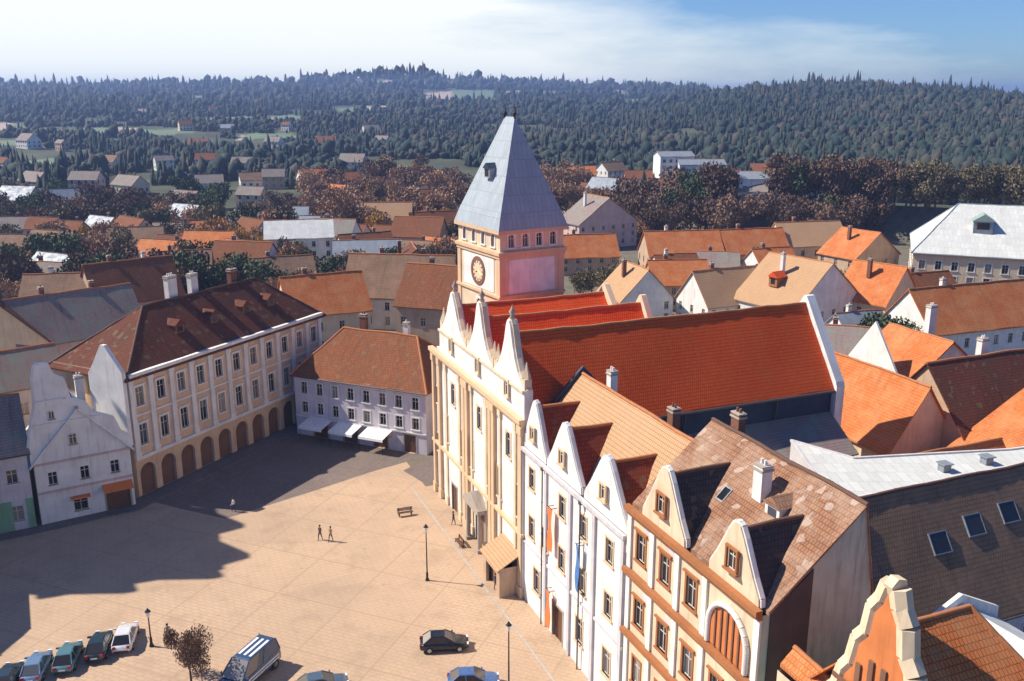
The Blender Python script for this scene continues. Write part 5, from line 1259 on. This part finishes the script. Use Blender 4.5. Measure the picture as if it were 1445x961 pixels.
SKIN = plain('skin', (.45, .27, .19), .6); HAIR = plain('hair', (.05, .03, .02), .7)
def person(px, py, yaw, top, legs, label, z=.006, stride=.22, group='people walking on the square'):
    x, y = G(px, py); t = thing('person', label, 'person', (x, y, z), R(yaw), group)
    J = [(0, 0, .92, .13, .11), (0, 0, 1.12, .125, .095), (0, 0, 1.36, .165, .105), (0, 0, 1.5, .055, .055), (0, .02, 1.62, .085, .1), (0, .01, 1.73, .07, .085)]
    E_ = [(0, 1), (1, 2), (2, 3), (3, 4), (4, 5)]
    for s in (-1, 1):
        q = len(J); f = s * stride
        J += [(s * .09, f * .1, .86, .09, .09), (s * .1, f * .6 + .03, .48, .06, .06), (s * .1, f - .03, .08, .042, .042), (s * .11, f + .13, .035, .035, .03)]
        E_ += [(0, q), (q, q + 1), (q + 1, q + 2), (q + 2, q + 3)]
        q = len(J); J += [(s * .2, 0, 1.4, .055, .055), (s * .25, -f * .35, 1.13, .042, .042), (s * .24, -f * .8 + .06, .9, .032, .032), (s * .235, -f * .8 + .1, .8, .03, .022)]
        E_ += [(2, q), (q, q + 1), (q + 1, q + 2), (q + 2, q + 3)]
    me = bpy.data.meshes.new('skeleton'); me.from_pydata([j[:3] for j in J], E_, []); o = bpy.data.objects.new('skeleton', me); COL.objects.link(o)
    md = o.modifiers.new('s', 'SKIN'); md.use_smooth_shade = True
    for i, sv in enumerate(me.skin_vertices[0].data): sv.radius = J[i][3:]; sv.use_root = i == 0
    sb = o.modifiers.new('d', 'SUBSURF'); sb.levels = sb.render_levels = 2
    dg = bpy.context.evaluated_depsgraph_get(); m2 = bpy.data.meshes.new_from_object(o.evaluated_get(dg)); bpy.data.objects.remove(o)
    m2.materials.clear()
    for mm in (SKIN, top, legs, M['iron']): m2.materials.append(mm)
    for p in m2.polygons:
        z_, x_ = p.center.z, abs(p.center.x)
        p.material_index = 3 if z_ < .09 else (0 if (z_ > 1.5 or (x_ > .19 and z_ < .9)) else (1 if (z_ > .93 or (x_ > .17 and z_ > .8)) else 2)); p.use_smooth = True
    link('body', m2, t)
    h = MB(); h.lathe([(.098, 1.62), (.105, 1.7), (.085, 1.78), (.03, 1.815)], 12, (0, -.018, 0)); h.build('hair', HAIR, t)
    n = MB(); n.lathe([(.018, 1.6), (.014, 1.63), (.006, 1.66)], 6, (0, .115, 0))
    for s in (-1, 1): n.lathe([(.006, 1.655), (.012, 1.665), (.006, 1.675)], 6, (s * .035, .102, 0), mi=1)
    n.build('face', [SKIN, HAIR], t)
cl = {k: plain('clothes_' + k, c, .85) for k, c in dict(brown=(.16, .08, .05), navy=(.03, .04, .08), red=(.4, .05, .04), grey=(.2, .2, .2), black=(.02, .02, .02), tan=(.4, .27, .15), white=(.7, .7, .68)).items()}
person(452, 762, 150, cl['brown'], cl['navy'], 'person in a brown coat walking in the open square, left of a companion')
person(467, 764, 150, cl['tan'], cl['brown'], 'person in a tan jacket beside the walker in the brown coat')
person(666, 752, 40, cl['red'], cl['black'], 'person in a red top by the church portal')
person(640, 742, -60, cl['black'], cl['grey'], 'person dressed in black near the church portal')
person(238, 905, 20, cl['grey'], cl['black'], 'person in grey walking past the short lamp post')
person(330, 722, 90, cl['white'], cl['navy'], 'person in a white top in the shade before the arcade', z=.012)
person(700, 832, -20, cl['navy'], cl['brown'], 'person in a navy jacket walking along the white town house', z=.006)
def bench(px, py, yaw, label):
    x, y = G(px, py); t = thing('park_bench', label, 'bench', (x, y, .006), R(yaw), 'benches on the square')
    b = MB()
    for k in range(4): b.box(-.9, -.22 + k * .12, .43, .9, -.12 + k * .12, .47)
    b.build('seat', M['wood'], t); b = MB()
    for k in range(3): b.box(-.9, .27 + k * .02, .56 + k * .13, .9, .30 + k * .02, .66 + k * .13)
    b.build('backrest', M['wood'], t)
    for s in (-.7, .7):
        b = MB(); b.box(s - .04, -.2, 0, s + .04, -.13, .43); b.box(s - .04, .2, 0, s + .04, .27, .95); b.box(s - .04, -.13, .37, s + .04, .2, .427); b.build('leg', M['iron'], t)
bench(572, 728, 20, 'wooden bench in the open square left of the lamp'); bench(648, 770, -67.7, 'wooden bench facing the square in front of the church')

# ================================================================== sky, sun, haze, camera
SUN_AZ, SUN_EL = -79.0, 46.0
w = bpy.data.worlds.new('World'); scene.world = w; w.use_nodes = True; nt = w.node_tree; bg = nt.nodes['Background']
sky = N(nt, 'ShaderNodeTexSky', sky_type='NISHITA'); sky.sun_disc = False; sky.sun_elevation = R(SUN_EL); sky.sun_rotation = R(SUN_AZ); sky.altitude = 200; sky.air_density = 1.0; sky.dust_density = 0.3; sky.ozone_density = 4.0
tc = N(nt, 'ShaderNodeTexCoord'); sp_ = N(nt, 'ShaderNodeSeparateXYZ'); nt.links.new(tc.outputs['Generated'], sp_.inputs[0])
mp = N(nt, 'ShaderNodeMapping'); mp.inputs['Scale'].default_value = (1.0, 1.0, 5.0); mp.inputs['Rotation'].default_value = (0, R(9), 0); nt.links.new(tc.outputs['Generated'], mp.inputs['Vector'])
n1 = noise(nt, mp.outputs[0], 3.2, 9, .62)
def mth(op, a, b_):
    q = N(nt, 'ShaderNodeMath', operation=op)
    for i, s in enumerate((a, b_)):
        if isinstance(s, (int, float)): q.inputs[i].default_value = s
        else: nt.links.new(s, q.inputs[i])
    return q.outputs[0]
base = mth('MULTIPLY_ADD', sp_.outputs[0], -1.5); 
q = base.node; q.inputs[2].default_value = .76
b2 = mth('MULTIPLY', sp_.outputs[2], -3.8); b3 = mth('MAXIMUM', b2, -2.2); b4 = mth('ADD', base, b3); nn = mth('SUBTRACT', n1.outputs[0], .5); nn = mth('MULTIPLY', nn, 1.0); mk = mth('ADD', b4, nn); yf = N(nt, 'ShaderNodeMapRange'); nt.links.new(sp_.outputs[1], yf.inputs[0]); yf.inputs[1].default_value = -.1; yf.inputs[2].default_value = .45; mk = mth('MULTIPLY', mk, yf.outputs[0])
cr = ramp(nt, mk, [(.08, (0, 0, 0)), (.62, (1, 1, 1))])
clear = mix(nt, 1.0, sky.outputs[0], (.66, .90, 1.30), 'MULTIPLY')
col = mix(nt, cr.outputs[0], clear, (10.6, 11.0, 10.7))
nt.links.new(col, bg.inputs['Color']); bg.inputs['Strength'].default_value = .07
sd = bpy.data.lights.new('sun', 'SUN'); sd.energy = 5.0; sd.angle = R(.5); sd.color = (1, .90, .76)
so = bpy.data.objects.new('sun', sd); COL.objects.link(so)
dv = Vector((math.sin(R(SUN_AZ)) * math.cos(R(SUN_EL)), math.cos(R(SUN_AZ)) * math.cos(R(SUN_EL)), math.sin(R(SUN_EL))))
so.rotation_euler = dv.to_track_quat('Z', 'Y').to_euler(); so.location = dv * 300

hz = MB(); hz.box(-8500, -8500, -75, 8500, 8500, 92)
m = bpy.data.materials.new('haze_air'); m.use_nodes = True; nt = m.node_tree
for n in list(nt.nodes):
    if n.type == 'BSDF_PRINCIPLED': nt.nodes.remove(n)
pv = N(nt, 'ShaderNodeVolumePrincipled'); pv.inputs['Density'].default_value = 2.0e-4; pv.inputs['Color'].default_value = (.34, .50, .92, 1); pv.inputs['Anisotropy'].default_value = .3
nt.links.new(pv.outputs[0], nt.nodes['Material Output'].inputs['Volume'])
tag(hz.build('haze', m, uv=False), kind='stuff')

cd = bpy.data.cameras.new('camera'); co = bpy.data.objects.new('camera', cd); COL.objects.link(co); scene.camera = co
cd.sensor_width = 36; cd.lens = 36 * F / 1445; cd.clip_end = 20000; cd.clip_start = .5
co.location = (0, 0, HC); co.rotation_euler = (R(90) - PIT, 0, 0)
vs = scene.view_settings; vs.view_transform = 'Standard'; vs.look = 'None'; vs.gamma = 1; vs.use_curve_mapping = False; vs.exposure = .5
scene.cycles.max_bounces = 6; scene.cycles.diffuse_bounces = 3; scene.cycles.volume_bounces = 1; scene.cycles.use_denoising = True
